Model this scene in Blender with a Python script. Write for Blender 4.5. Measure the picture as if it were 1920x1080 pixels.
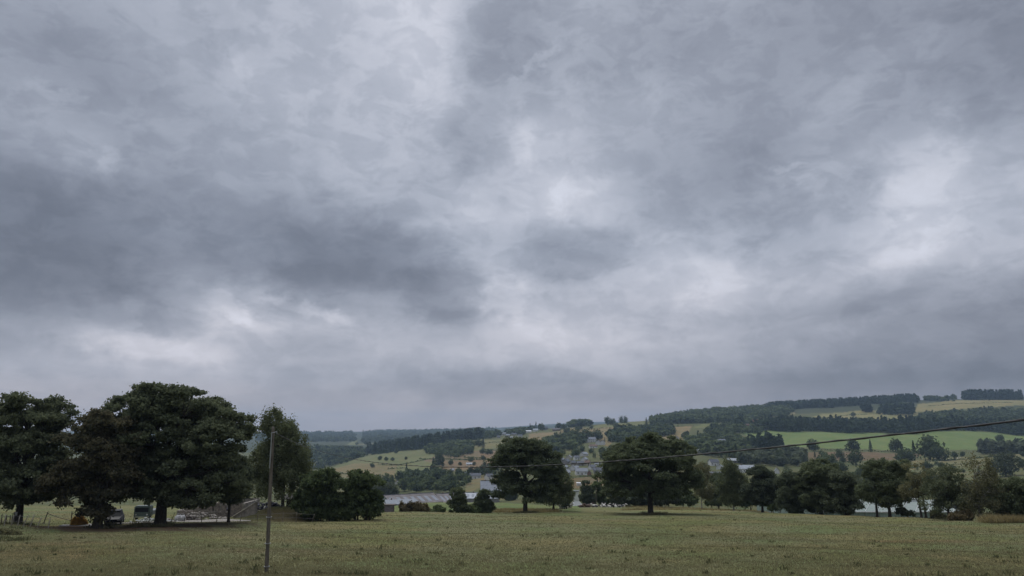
import bpy, bmesh, math, random
import numpy as np
from mathutils import Vector, Matrix
R = math.radians
for o in list(bpy.data.objects): bpy.data.objects.remove(o)
S = bpy.context.scene; C = S.collection
random.seed(7)
# ------------------------------------------------------------------ camera
F = 1370.0; PITCH = R(11.18)
cd = bpy.data.cameras.new('camera'); cam = bpy.data.objects.new('camera', cd); C.objects.link(cam)
cd.sensor_width = 36; cd.lens = 36*F/1920; cd.clip_start = .1; cd.clip_end = 40000
cam.location = (0, 0, 0); cam.rotation_euler = (R(90)+PITCH, 0, 0); S.camera = cam
cT, sT = math.cos(PITCH), math.sin(PITCH)
def ray(px, py):
    u = (px-960)/F; v = (540-py)/F
    return np.array([u, cT-v*sT, sT+v*cT])
def at(px, py, Y):
    d = ray(px, py); return Vector(d*(Y/d[1]))
def slope(py):                       # height per metre of depth seen at picture row py
    v = (540-py)/F; return (sT+v*cT)/(cT-v*sT)
# ------------------------------------------------------------------ view, sun
S.view_settings.view_transform = 'Standard'; S.view_settings.look = 'None'
S.view_settings.exposure = 0.0; S.view_settings.gamma = 1
SUN_EL, SUN_AZ = R(52), R(25)
sl = bpy.data.lights.new('sun', 'SUN'); sun = bpy.data.objects.new('sun', sl); C.objects.link(sun)
sl.energy = 1.5; sl.angle = R(25); sl.color = (1, .97, .92)
sun.rotation_euler = (R(90)-SUN_EL, 0, SUN_AZ+math.pi)
# ------------------------------------------------------------------ world: overcast cloud deck over a Nishita sky
W = bpy.data.worlds.new('World'); S.world = W; W.use_nodes = True
wn = W.node_tree; wn.nodes.clear()
SKY = [  # brightness of the cloud deck, every 80 columns x 60 rows of the view
[152,155,158,160,164,168,174,180,184,190,197,174,166,172,174,166,170,164,152,148,148,144,142,142,140],
[148,148,152,158,162,166,178,178,182,190,197,178,160,164,178,164,160,156,152,148,146,150,154,146,138],
[148,143,144,152,158,162,176,176,180,188,194,168,162,176,168,168,158,154,150,147,148,158,156,142,138],
[154,158,148,146,154,160,170,174,180,182,188,190,164,166,166,170,160,152,149,152,162,160,146,142,140],
[150,166,158,156,156,160,166,170,178,180,180,166,174,176,164,166,162,154,148,152,166,160,172,164,158],
[148,152,170,156,156,158,162,164,176,178,172,160,176,172,172,162,158,148,148,168,170,180,192,186,176],
[140,140,150,154,154,156,158,160,170,172,172,178,176,188,180,168,156,148,150,160,162,198,198,190,182],
[134,134,138,150,144,150,148,150,156,160,168,184,184,192,190,168,158,166,160,168,172,196,196,186,180],
[128,130,134,136,150,144,134,132,138,142,148,170,168,160,170,176,186,188,172,172,184,190,184,178,172],
[124,126,128,130,142,160,156,140,140,142,148,160,184,166,174,176,186,184,176,174,174,164,162,156,148],
[140,150,160,172,150,186,190,176,172,168,156,152,190,190,186,180,180,174,170,166,154,148,148,142,136],
[166,174,182,188,188,186,178,168,176,176,178,184,186,186,182,176,172,164,158,154,150,150,148,144,138],
[170,170,170,172,172,172,166,158,164,164,152,154,156,158,154,156,154,146,136,132,130,130,126,118,116],
[174,174,174,174,172,170,166,166,168,168,166,164,162,162,160,156,152,146,140,136,134,132,130,128,126],
[174,174,174,174,172,170,168,168,168,168,166,166,164,164,162,158,154,148,142,138,136,134,132,130,128]]
SKY = np.array(SKY, float)
SKY_GAIN, SKY_OFF = 1.27, 5.0
def sky_luma(az, el):
    d = np.array([math.sin(az)*math.cos(el), math.cos(az)*math.cos(el), math.sin(el)])
    f = d[1]*cT+d[2]*sT; up = -d[1]*sT+d[2]*cT
    px = 960+F*d[0]/f; py = 540-F*up/f
    i = min(max(px/80, 0), 23.999); j = min(max(py/60, 0), 13.999)
    a, b = int(i), int(j); x, y = i-a, j-b
    v = (SKY[b, a]*(1-x)+SKY[b, a+1]*x)*(1-y)+(SKY[b+1, a]*(1-x)+SKY[b+1, a+1]*x)*y
    v = (v-160)*SKY_GAIN+160+SKY_OFF
    return ((v/255+.055)/1.055)**2.4
def N(t, **k):
    n = wn.nodes.new(t)
    for a, b in k.items(): setattr(n, a, b)
    return n
def L(a, b): wn.links.new(a, b)
def M(op, a, b=None, c=None, clamp=False):
    n = N('ShaderNodeMath', operation=op, use_clamp=clamp)
    for i, v in enumerate((a, b, c)):
        if v is None: continue
        if isinstance(v, (int, float)): n.inputs[i].default_value = v
        else: L(v, n.inputs[i])
    return n.outputs[0]
tc = N('ShaderNodeTexCoord'); sep = N('ShaderNodeSeparateXYZ'); L(tc.outputs['Generated'], sep.inputs[0])
sx, sy, sz = sep.outputs
az = M('ARCTAN2', sx, sy); el = M('ARCSINE', sz)
# cloud-layer coordinates: the deck seen in perspective
den = M('MAXIMUM', M('ADD', sz, .16), .05)
cl = N('ShaderNodeCombineXYZ'); L(M('DIVIDE', sx, den), cl.inputs[0]); L(M('DIVIDE', sy, den), cl.inputs[1])
def noise(vec, scale, detail, rough=.55, dist=0.0, off=(0, 0, 0), sc=(1, 1, 1)):
    mp = N('ShaderNodeMapping'); L(vec, mp.inputs[0]); mp.inputs[1].default_value = off; mp.inputs[3].default_value = sc
    n = N('ShaderNodeTexNoise'); L(mp.outputs[0], n.inputs['Vector'])
    n.inputs['Scale'].default_value = scale; n.inputs['Detail'].default_value = detail
    n.inputs['Roughness'].default_value = rough; n.inputs['Distortion'].default_value = dist
    return n
sph = N('ShaderNodeCombineXYZ'); L(az, sph.inputs[0]); L(el, sph.inputs[1])
w1 = noise(sph.outputs[0], 8, 3, .55, 0, (3, 1, 0), (1, 1.35, 1))
w2 = noise(sph.outputs[0], 24, 6, .62, 0, (1, 7, 0), (1, 1.4, 1))
s1 = N('ShaderNodeSeparateColor'); L(w1.outputs['Color'], s1.inputs[0])
s2 = N('ShaderNodeSeparateColor'); L(w2.outputs['Color'], s2.inputs[0])
def warp(base, ca, cb, ka, kb):
    return M('ADD', M('ADD', base, M('MULTIPLY', M('SUBTRACT', ca, .5), ka)), M('MULTIPLY', M('SUBTRACT', cb, .5), kb))
azw = warp(az, s1.outputs[0], s2.outputs[0], .06, .06)
elw = warp(el, s1.outputs[1], s2.outputs[1], .045, .042)
NC, NR = 30, 17; A0, A1 = R(-37), R(37); E0, E1 = R(-1), R(34)
fac = M('DIVIDE', M('SUBTRACT', azw, A0), A1-A0, clamp=True)
row = M('MULTIPLY', M('SUBTRACT', elw, E0), (NR-1)/(E1-E0))
acc = None
for r in range(NR):
    cr = N('ShaderNodeValToRGB'); ramp = cr.color_ramp; ramp.interpolation = 'EASE'
    e = E0+(E1-E0)*r/(NR-1)
    while len(ramp.elements) < NC: ramp.elements.new(.5)
    for c in range(NC):
        a = A0+(A1-A0)*c/(NC-1); v = sky_luma(a, e)
        ramp.elements[c].position = c/(NC-1); ramp.elements[c].color = (v, v, v, 1)
    L(fac, cr.inputs[0])
    if acc is None: acc = cr.outputs[0]
    else:
        mr = N('ShaderNodeMapRange', interpolation_type='SMOOTHSTEP'); L(row, mr.inputs[0])
        mr.inputs[1].default_value = r-1; mr.inputs[2].default_value = r
        mx = N('ShaderNodeMix', data_type='FLOAT'); L(mr.outputs[0], mx.inputs[0]); L(acc, mx.inputs[2]); L(cr.outputs[0], mx.inputs[3])
        acc = mx.outputs[0]
d1 = noise(cl.outputs[0], 1.7, 6, .52, .12, (4, 2, 0)); d2 = noise(sph.outputs[0], 16, 6, .6, .4, (9, 4, 0), (1, 1.7, 1))
def ridge(src, lo, hi):
    mr = N('ShaderNodeMapRange', interpolation_type='SMOOTHSTEP'); L(src, mr.inputs[0])
    mr.inputs[1].default_value = lo; mr.inputs[2].default_value = hi; return mr.outputs[0]
d3 = noise(sph.outputs[0], 42, 6, .62, .8, (2, 5, 0), (1, 1.9, 1))
det = M('ADD', M('ADD', M('MULTIPLY', ridge(d1.outputs[0], .43, .56), .12), M('MULTIPLY', ridge(d2.outputs[0], .42, .57), .13)), M('MULTIPLY', ridge(d3.outputs[0], .3, .7), .05))
# keep the low, hazier deck calmer
calm = N('ShaderNodeMapRange'); L(el, calm.inputs[0]); calm.inputs[1].default_value = R(0); calm.inputs[2].default_value = R(9)
calm.inputs[3].default_value = .55; calm.inputs[4].default_value = 1.0
lum = M('MULTIPLY', acc, M('ADD', 1.0, M('MULTIPLY', M('SUBTRACT', det, .16), calm.outputs[0])))
# single cloud masses and gaps in the deck: px, py, rx, ry, tilt, brightness factor, softness
BLOBS = [(1085,70,225,95,0,.90,.28),(940,95,85,75,0,.90,.4),(895,262,62,68,0,.85,.5),(420,455,440,62,9,.84,.5),(100,515,235,80,4,.84,.5),(1075,488,112,42,-5,.76,.4),(840,565,92,45,4,.80,.4),(690,480,190,52,12,.88,.5),
 (292,612,34,24,0,.84,.5),(590,650,70,14,0,.90,.8),(1630,355,40,30,-40,.86,.7),(1290,310,180,90,-20,.90,.6),(170,110,160,48,12,.90,.7),(1760,575,240,42,0,.84,.6),(1780,690,380,40,-4,.82,.6),(100,352,190,26,2,.88,.6),(900,728,240,24,2,.88,.6),(1240,745,140,16,0,.92,.7),(1130,175,45,60,0,.93,.8),(130,658,90,16,12,.91,.7),
 (1560,60,330,70,0,.94,.8),(1700,170,200,50,-25,.93,.8),(480,300,100,40,25,.93,.7),(1420,430,90,40,-25,.90,.6),(1180,410,60,45,0,.92,.7),(1480,605,130,22,-6,.92,.6),(1560,505,80,18,-20,.92,.6),(1860,425,70,50,20,.90,.6),(1260,622,80,13,0,.93,.6),
 (800,85,60,125,0,1.05,.6),(1755,350,98,75,-15,1.0,.6),(545,425,330,26,6,.95,.5),(945,560,50,40,10,1.24,.45),(430,574,60,22,30,1.24,.5),(275,648,190,24,8,1.15,.6),(560,577,98,12,12,1.22,.6),(1478,312,34,8,0,1.24,.6),(1516,345,20,24,0,1.16,.6),
 (105,174,66,16,8,1.18,.6),(195,300,32,14,35,1.18,.6),(1340,520,88,50,0,1.12,.8),(1000,120,56,12,-32,1.22,.6),(985,280,22,42,0,1.15,.6),(1062,352,66,42,0,1.10,.7),(440,105,75,16,55,1.10,.8),(1040,612,120,55,0,1.08,.9),(880,392,40,55,0,1.12,.8),(1590,172,80,26,-35,1.10,.8),(350,485,60,20,20,1.10,.7),(1700,470,95,38,-15,1.10,.7)]
s3c = noise(sph.outputs[0], 62, 4, .6, 0, (5, 3, 0), (1, 1.3, 1)); s3 = N('ShaderNodeSeparateColor'); L(s3c.outputs['Color'], s3.inputs[0])
bc = N('ShaderNodeCombineXYZ'); L(warp(az, s2.outputs[1], s3.outputs[0], .085, .014), bc.inputs[0]); L(warp(el, s2.outputs[0], s3.outputs[1], .05, .010), bc.inputs[1])
def azel(px, py):
    u = (px-960)/F; v = (540-py)/F; d = Vector((u, cT-v*sT, sT+v*cT)).normalized(); return math.atan2(d.x, d.y), math.asin(d.z)
for (px, py, rx, ry, tilt, fct, soft) in BLOBS:
    a0, e0 = azel(px, py); kx = abs(azel(px+rx, py)[0]-azel(px-rx, py)[0])/2; ky = abs(azel(px, py-ry)[1]-azel(px, py+ry)[1])/2
    mp = N('ShaderNodeMapping', vector_type='TEXTURE'); L(bc.outputs[0], mp.inputs[0]); mp.inputs[1].default_value = (a0, e0, 0); mp.inputs[2].default_value = (0, 0, -R(tilt)); mp.inputs[3].default_value = (kx, ky, 1)
    src = mp.outputs[0]
    if fct < 1:      # cloud bases are crisp, their tops dissolve
        vs_ = N('ShaderNodeVectorMath', operation='MULTIPLY'); L(src, vs_.inputs[0]); vs_.inputs[1].default_value = (1, .5, 1)
        vm_ = N('ShaderNodeVectorMath', operation='MINIMUM'); L(src, vm_.inputs[0]); L(vs_.outputs[0], vm_.inputs[1]); src = vm_.outputs[0]
    ln = N('ShaderNodeVectorMath', operation='LENGTH'); L(src, ln.inputs[0])
    mr = N('ShaderNodeMapRange', interpolation_type='SMOOTHSTEP'); L(ln.outputs['Value'], mr.inputs[0]); mr.inputs[1].default_value = 1-soft; mr.inputs[2].default_value = 1+soft*.7; mr.inputs[3].default_value = fct; mr.inputs[4].default_value = 1.0
    lum = M('MULTIPLY', lum, mr.outputs[0])
# brighter towards the zenith, as an overcast sky is
zen = N('ShaderNodeMapRange', interpolation_type='SMOOTHSTEP'); L(el, zen.inputs[0]); zen.inputs[1].default_value = R(34); zen.inputs[2].default_value = R(75)
zen.inputs[3].default_value = 1.0; zen.inputs[4].default_value = 4.3
lum = M('MULTIPLY', lum, zen.outputs[0])
tint = N('ShaderNodeValToRGB'); L(lum, tint.inputs[0]); tr = tint.color_ramp
tr.elements[0].position = .12; tr.elements[0].color = (.85, .99, 1.36, 1)
tr.elements[0].color = (.90, 1.0, 1.27, 1); tr.elements[1].position = .62; tr.elements[1].color = (.965, 1.0, 1.13, 1); te = tr.elements.new(.4); te.color = (.925, 1.0, 1.185, 1)
warm = N('ShaderNodeMapRange'); L(el, warm.inputs[0]); warm.inputs[1].default_value = R(3); warm.inputs[2].default_value = R(14)
warm.inputs[3].default_value = 1; warm.inputs[4].default_value = 0
wm = N('ShaderNodeMix', data_type='RGBA', blend_type='MULTIPLY'); L(M('MULTIPLY', warm.outputs[0], .8), wm.inputs[0])
L(tint.outputs[0], wm.inputs[6]); wm.inputs[7].default_value = (1.09, .995, .94, 1)
warm2 = N('ShaderNodeMapRange', interpolation_type='SMOOTHSTEP'); L(el, warm2.inputs[0]); warm2.inputs[1].default_value = R(.5); warm2.inputs[2].default_value = R(4.5); warm2.inputs[3].default_value = 1; warm2.inputs[4].default_value = 0
wm2 = N('ShaderNodeMix', data_type='RGBA', blend_type='MULTIPLY'); L(warm2.outputs[0], wm2.inputs[0]); L(wm.outputs[2], wm2.inputs[6]); wm2.inputs[7].default_value = (1.17, 1.0, .88, 1)
cv = N('ShaderNodeVectorMath', operation='SCALE'); L(wm2.outputs[2], cv.inputs[0]); L(M('MULTIPLY', lum, 10.0), cv.inputs[3])
ns = N('ShaderNodeTexSky', sky_type='NISHITA', sun_disc=False); ns.sun_elevation = SUN_EL; ns.sun_rotation = SUN_AZ
mixs = N('ShaderNodeMix', data_type='RGBA'); mixs.inputs[0].default_value = .97; L(ns.outputs[0], mixs.inputs[6]); L(cv.outputs[0], mixs.inputs[7])
bg = N('ShaderNodeBackground'); L(mixs.outputs[2], bg.inputs[0]); bg.inputs[1].default_value = .1
wo = N('ShaderNodeOutputWorld'); L(bg.outputs[0], wo.inputs[0])
S.render.engine = 'CYCLES'
# ------------------------------------------------------------------ materials
MATS = {}
def mat(name, col, rough=.85, var=None, scale=3.0, bump=0.0, spec=.3, trans=0, metal=0, stretch=(1, 1, 1)):
    """procedural material: base colour varied by noise between col and var"""
    if name in MATS: return MATS[name]
    m = bpy.data.materials.new(name); m.use_nodes = True; nt = m.node_tree; p = nt.nodes['Principled BSDF']
    p.inputs['Roughness'].default_value = rough; p.inputs['Specular IOR Level'].default_value = spec; p.inputs['Metallic'].default_value = metal
    tcn = nt.nodes.new('ShaderNodeTexCoord'); mp = nt.nodes.new('ShaderNodeMapping'); nt.links.new(tcn.outputs['Object'], mp.inputs[0]); mp.inputs[3].default_value = stretch
    nz = nt.nodes.new('ShaderNodeTexNoise'); nt.links.new(mp.outputs[0], nz.inputs['Vector']); nz.inputs['Scale'].default_value = scale; nz.inputs['Detail'].default_value = 5
    rp = nt.nodes.new('ShaderNodeValToRGB'); nt.links.new(nz.outputs[0], rp.inputs[0])
    v = var or tuple(c*.75 for c in col)
    rp.color_ramp.elements[0].position = .35; rp.color_ramp.elements[0].color = (*v, 1)
    rp.color_ramp.elements[1].position = .65; rp.color_ramp.elements[1].color = (*col, 1)
    nt.links.new(rp.outputs[0], p.inputs['Base Color'])
    if bump:
        b = nt.nodes.new('ShaderNodeBump'); b.inputs['Strength'].default_value = bump; nt.links.new(nz.outputs[0], b.inputs['Height']); nt.links.new(b.outputs[0], p.inputs['Normal'])
    MATS[name] = m; return m
def leafmat(name, dark, light, other=None):
    if name in MATS: return MATS[name]
    m = bpy.data.materials.new(name); m.use_nodes = True; nt = m.node_tree; nt.nodes.clear()
    out = nt.nodes.new('ShaderNodeOutputMaterial'); df = nt.nodes.new('ShaderNodeBsdfDiffuse'); tl = nt.nodes.new('ShaderNodeBsdfTranslucent')
    mx = nt.nodes.new('ShaderNodeMixShader'); mx.inputs[0].default_value = .38
    at_ = nt.nodes.new('ShaderNodeAttribute'); at_.attribute_name = 'tone'
    oi = nt.nodes.new('ShaderNodeObjectInfo'); tcn = nt.nodes.new('ShaderNodeTexCoord')
    nz = nt.nodes.new('ShaderNodeTexNoise'); nz.inputs['Scale'].default_value = .45; nz.inputs['Detail'].default_value = 2; nt.links.new(tcn.outputs['Object'], nz.inputs['Vector'])
    a = nt.nodes.new('ShaderNodeMath'); a.operation = 'MULTIPLY_ADD'; nt.links.new(nz.outputs[0], a.inputs[0]); a.inputs[1].default_value = 1.3; nt.links.new(at_.outputs['Fac'], a.inputs[2])
    b = nt.nodes.new('ShaderNodeMath'); b.operation = 'MULTIPLY_ADD'; nt.links.new(oi.outputs['Random'], b.inputs[0]); b.inputs[1].default_value = .45; nt.links.new(a.outputs[0], b.inputs[2])
    mr = nt.nodes.new('ShaderNodeMapRange'); nt.links.new(b.outputs[0], mr.inputs[0]); mr.inputs[1].default_value = .45; mr.inputs[2].default_value = 1.75
    rp = nt.nodes.new('ShaderNodeValToRGB'); nt.links.new(mr.outputs[0], rp.inputs[0])
    rp.color_ramp.elements[0].color = (*dark, 1); rp.color_ramp.elements[1].color = (*light, 1)
    if other: e = rp.color_ramp.elements.new(.8); e.color = (*other, 1)
    nt.links.new(rp.outputs[0], df.inputs[0]); nt.links.new(rp.outputs[0], tl.inputs[0])
    nt.links.new(df.outputs[0], mx.inputs[1]); nt.links.new(tl.outputs[0], mx.inputs[2]); nt.links.new(mx.outputs[0], out.inputs[0])
    MATS[name] = m; return m
LF_MAPLE = leafmat('maple_leaves', (.069, .086, .054), (.181, .202, .114))
LF_BROWN = leafmat('browning_leaves', (.062, .070, .046), (.15, .158, .09), (.17, .145, .085))
LF_OAK = leafmat('oak_leaves', (.067, .086, .052), (.175, .202, .108))
LF_BIRCH = leafmat('birch_leaves', (0.08, 0.1, 0.055), (0.2, 0.22, 0.115))
LF_GOLD = leafmat('dry_birch_leaves', (.10, .105, .058), (.235, .225, .12))
LF_LAUREL = leafmat('hedge_leaves', (0.053, 0.074, 0.041), (0.168, 0.210, 0.090))
LF_DARK = leafmat('dark_leaves', (.059, .075, .052), (.134, .155, .094))
LF_FAR = leafmat('valley_leaves', (.052, .074, .044), (.150, .185, .088))
LF_FARPALE = leafmat('pale_valley_leaves', (.06, .075, .04), (.13, .145, .075))
LF_CONIFER = leafmat('conifer_needles', (.030, .047, .030), (.075, .103, .053))
LF_RUST = leafmat('dry_reed', (0.12, 0.095, 0.055), (0.24, 0.2, 0.11))
LF_STRAW = leafmat('straw_grass', (.22, .18, .09), (.42, .35, .18))
LF_TUFT = leafmat('rough_grass', (.120, .124, .066), (.272, .25, .138))
LF_WEED = leafmat('weed_leaves', (0.07, 0.08, 0.04), (0.15, 0.145, 0.075))
BARK = mat('bark', (.075, .062, .05), var=(.035, .030, .025), scale=4, bump=.6, stretch=(3, 3, .6))
BIRCHBARK = mat('birch_bark', (.42, .40, .36), var=(.12, .11, .10), scale=3, bump=.2, stretch=(1, 1, 3))
POLEWOOD = mat('weathered_pole_wood', (.16, .14, .115), var=(.075, .065, .055), scale=5, bump=.4, stretch=(4, 4, .5))
POSTWOOD = mat('fence_post_wood', (.20, .17, .13), var=(.10, .085, .065), scale=5, bump=.3)
GREYPOST = mat('bleached_stake_wood', (.33, .30, .25), var=(.2, .18, .15), scale=5, bump=.3)
# ------------------------------------------------------------------ mesh helpers
def tag(o, label=None, cat=None, group=None, kind=None):
    if label: o['label'] = label
    if cat: o['category'] = cat
    if group: o['group'] = group
    if kind: o['kind'] = kind
    return o
def raw_mesh(name, V, Fc, m=None, tone=None, smooth=False):
    V = np.asarray(V, np.float32); Fc = np.asarray(Fc, np.int32)
    me = bpy.data.meshes.new(name); nf, k = Fc.shape
    me.vertices.add(len(V)); me.vertices.foreach_set('co', V.ravel())
    me.loops.add(nf*k); me.loops.foreach_set('vertex_index', Fc.ravel())
    me.polygons.add(nf); me.polygons.foreach_set('loop_start', np.arange(0, nf*k, k, dtype=np.int32))
    if smooth: me.polygons.foreach_set('use_smooth', np.ones(nf, bool))
    if tone is not None:
        a = me.attributes.new('tone', 'FLOAT', 'FACE'); a.data.foreach_set('value', np.asarray(tone, np.float32))
    me.update(calc_edges=True)
    if m: me.materials.append(m)
    return me
def obj(name, me, parent=None, loc=None):
    o = bpy.data.objects.new(name, me); C.objects.link(o)
    if parent: o.parent = parent
    if loc is not None: o.location = loc
    return o
def empty(name, loc=(0, 0, 0), rz=0):
    o = bpy.data.objects.new(name, None); C.objects.link(o); o.location = loc; o.rotation_euler = (0, 0, rz); o.empty_display_size = .5
    return o
class MB:
    def __init__(s): s.v = []; s.f = []
    def add(s, vs, fs):
        n = len(s.v); s.v += [tuple(x) for x in vs]; s.f += [tuple(i+n for i in f) for f in fs]; return s
    def box(s, x0, x1, y0, y1, z0, z1):
        return s.add([(x0,y0,z0),(x1,y0,z0),(x1,y1,z0),(x0,y1,z0),(x0,y0,z1),(x1,y0,z1),(x1,y1,z1),(x0,y1,z1)],
                     [(3,2,1,0),(4,5,6,7),(0,1,5,4),(1,2,6,5),(2,3,7,6),(3,0,4,7)])
    def tube(s, pts, rad, n=7, cap=True):
        pts = [Vector(p) for p in pts]; k = len(pts); vs = []
        for i, p in enumerate(pts):
            t = (pts[min(i+1, k-1)]-pts[max(i-1, 0)]).normalized()
            a = t.cross(Vector((0, 0, 1)) if abs(t.z) < .9 else Vector((1, 0, 0))).normalized(); b = t.cross(a)
            r = rad[i] if isinstance(rad, (list, tuple)) else rad
            vs += [p+(a*math.cos(q*2*math.pi/n)+b*math.sin(q*2*math.pi/n))*r for q in range(n)]
        fs = [(i*n+q, i*n+(q+1) % n, (i+1)*n+(q+1) % n, (i+1)*n+q) for i in range(k-1) for q in range(n)]
        if cap: fs += [tuple(range(n))[::-1], tuple((k-1)*n+q for q in range(n))]
        return s.add(vs, fs)
    def build(s, name, m, parent=None, smooth=False, bevel=0):
        me = bpy.data.meshes.new(name); me.from_pydata(s.v, [], s.f); me.update()
        bm = bmesh.new(); bm.from_mesh(me); bmesh.ops.recalc_face_normals(bm, faces=bm.faces)
        if bevel: bmesh.ops.bevel(bm, geom=list(bm.edges), offset=bevel, segments=2, affect='EDGES')
        bm.to_mesh(me); bm.free()
        if smooth: me.polygons.foreach_set('use_smooth', [True]*len(me.polygons))
        me.materials.append(m); return obj(name, me, parent)
# ------------------------------------------------------------------ terrain
A_, B_ = 3.55, .081                   # the near pasture is a plane falling away from the camera
COL = {
-200: [(300,948),(420,960),(520,955),(700,932),(1200,892),(2000,858),(3200,832),(4500,819),(6500,811),(9000,809),(14000,809)],
350: [(280,950),(420,962),(520,955),(700,932),(1200,892),(2000,858),(3200,832),(4500,819),(6500,811),(9000,809),(14000,809)],
600: [(200,957),(300,962),(450,960),(700,932),(950,908),(1200,884),(1350,880),(1650,892),(2200,850),(3000,834),(4500,824),(6500,812),(9000,810),(14000,810)],
690: [(200,954),(300,955),(450,958),(700,932),(950,905),(1150,887),(1500,862),(1700,853),(1900,858),(2300,848),(3000,834),(4500,824),(6500,811),(9000,809),(14000,809)],
800: [(170,957),(230,948),(290,942),(400,952),(550,948),(700,928),(900,903),(1100,888),(1500,856),(1950,833),(2200,834),(3000,837),(4500,821),(6500,810),(9000,807),(14000,808)],
900: [(170,957),(230,948),(290,941),(400,950),(550,944),(650,925),(850,898),(1100,870),(1500,844),(2000,821),(2300,820),(3000,826),(4500,815),(7000,806),(9000,804),(14000,806)],
1000: [(220,951),(300,946),(420,950),(550,930),(700,906),(850,886),(1000,867),(1400,839),(1800,818),(2200,806),(2600,810),(4000,811),(7000,800),(10000,797),(14000,800)],
1100: [(240,949),(300,953),(450,945),(600,915),(700,902),(820,886),(1000,862),(1300,834),(1700,812),(2200,797),(2500,800),(4000,804),(7000,794),(10000,791),(14000,794)],
1200: [(230,950),(300,957),(450,948),(650,912),(800,890),(1000,862),(1300,832),(1700,806),(2200,789),(2500,793),(4000,800),(7000,794),(10000,790),(14000,794)],
1300: [(210,952),(300,966),(450,955),(600,922),(800,885),(1000,858),(1300,828),(1700,802),(2200,785),(2600,775),(3000,778),(5000,790),(10000,792),(14000,796)],
1400: [(180,957),(300,976),(450,960),(600,915),(800,880),(1000,860),(1250,840),(1600,812),(1800,800),(2200,782),(2700,768),(3100,772),(5000,785),(14000,796)],
1500: [(150,963),(260,984),(400,974),(600,922),(800,885),(1000,862),(1250,840),(1600,812),(1800,800),(2100,786),(2400,771),(2800,762),(3200,765),(5000,780),(14000,796)],
1600: [(132,967),(250,990),(400,975),(600,920),(800,885),(1000,862),(1250,841),(1600,812),(1800,800),(2100,785),(2400,767),(2800,757),(3200,760),(5000,780),(14000,796)],
1700: [(118,971),(230,995),(400,975),(600,915),(800,885),(950,866),(1250,842),(1600,812),(1800,797),(2100,782),(2400,763),(2800,750),(3200,754),(5000,780),(14000,796)],
1800: [(106,976),(220,1000),(380,975),(550,925),(700,895),(900,868),(1250,843),(1600,810),(1800,796),(2100,779),(2450,756),(2800,748),(3200,754),(5000,780),(14000,796)],
1920: [(98,980),(210,1000),(350,975),(500,920),(650,890),(850,865),(1250,842),(1500,822),(1700,810),(2100,778),(2450,755),(2800,748),(3200,754),(5000,780),(14000,796)],
2150: [(98,980),(210,1000),(350,975),(500,920),(650,890),(850,865),(1250,842),(1500,822),(1700,810),(2100,778),(2450,755),(2800,748),(3200,754),(5000,780),(14000,796)]}
LY = np.linspace(math.log(20), math.log(14000), 700); YS = np.exp(LY)
def col_profile(lst):
    xs = [20., lst[0][0]*.92]; zs = [-(A_+B_*x) for x in xs]
    for (y, p) in lst: xs.append(y); zs.append(slope(p)*y)
    z = np.interp(YS, xs, zs)
    k = np.hanning(11); k /= k.sum(); zp = np.concatenate([z[:1]-(z[1:2]-z[:1])*np.arange(5, 0, -1), z, z[-1:]+(z[-1:]-z[-2:-1])*np.arange(1, 6)])
    return np.convolve(zp, k, 'valid')
cols = sorted(COL); SC = np.array([(c-960)/F/(cT+.2*sT) for c in cols]); ZT = np.array([col_profile(COL[c]) for c in cols])
SG = np.linspace(SC[0], SC[-1], 400); ZG = np.empty((400, len(YS)))
for j in range(len(YS)): ZG[:, j] = np.interp(SG, SC, ZT[:, j])
kk = np.hanning(15); kk /= kk.sum()
ZG = np.apply_along_axis(lambda a: np.convolve(np.pad(a, 7, mode='edge'), kk, 'valid'), 0, ZG)
rngN = np.random.RandomState(3)
WV = [(rngN.uniform(0, 2*math.pi), rngN.uniform(0, 2*math.pi), 10**rngN.uniform(-.2, 1.6)) for _ in range(40)]
def bumps(X, Y):
    z = 0*X
    for th, ph, lam in WV: z = z+.0016*lam**.9*np.sin((X*math.cos(th)+Y*math.sin(th))*2*math.pi/lam+ph)
    return z
MOUND = at(527, 962, 116)
def H(X, Y):
    X = np.asarray(X, float); Y = np.asarray(Y, float); Rr = np.hypot(X, Y)
    a = np.clip(np.arctan2(X, Y), -R(42), R(42)); D = Rr*np.cos(a); s = np.tan(a)
    i = np.clip((s-SG[0])/(SG[1]-SG[0]), 0, 398.999); j = np.clip((np.log(np.maximum(D, 1e-3))-LY[0])/(LY[1]-LY[0]), 0, len(LY)-1.001)
    i0 = i.astype(int); j0 = j.astype(int); fi = i-i0; fj = j-j0
    z = (ZG[i0, j0]*(1-fi)+ZG[i0+1, j0]*fi)*(1-fj)+(ZG[i0, j0+1]*(1-fi)+ZG[i0+1, j0+1]*fi)*fj
    z = np.where(D < 21, -(A_+B_*D), z)
    z = z+bumps(X, Y)*np.clip(D/30, 0, 1)
    q = ((X-MOUND.x)/4.6)**2+((Y-MOUND.y)/4.5)**2
    z = z+1.9*np.exp(-q**1.2)
    q2 = ((X-at(5, 1000, 80).x)/5)**2+((Y-80)/6)**2
    return z+.7*np.exp(-q2)
def gh(x, y): return float(H(x, y))
def G(px, Y, dz=0):
    x = (px-960)/F/(cT+.22*sT)*Y; z = gh(x, Y)
    # refine column for the row this ground point really falls on
    for _ in range(3):
        el_ = math.atan2(z, Y); v = math.tan(el_-PITCH); x = (px-960)/F*Y/(cT-v*sT); z = gh(x, Y)
    return Vector((x, Y, z+dz))
def rowof(X, Y, Z):
    v = np.tan(np.arctan2(Z, Y)-PITCH); return 540-v*F
def pxof(X, Y, Z):
    v = np.tan(np.arctan2(Z, Y)-PITCH); return 960+F*X/Y*(cT-v*sT)
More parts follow.
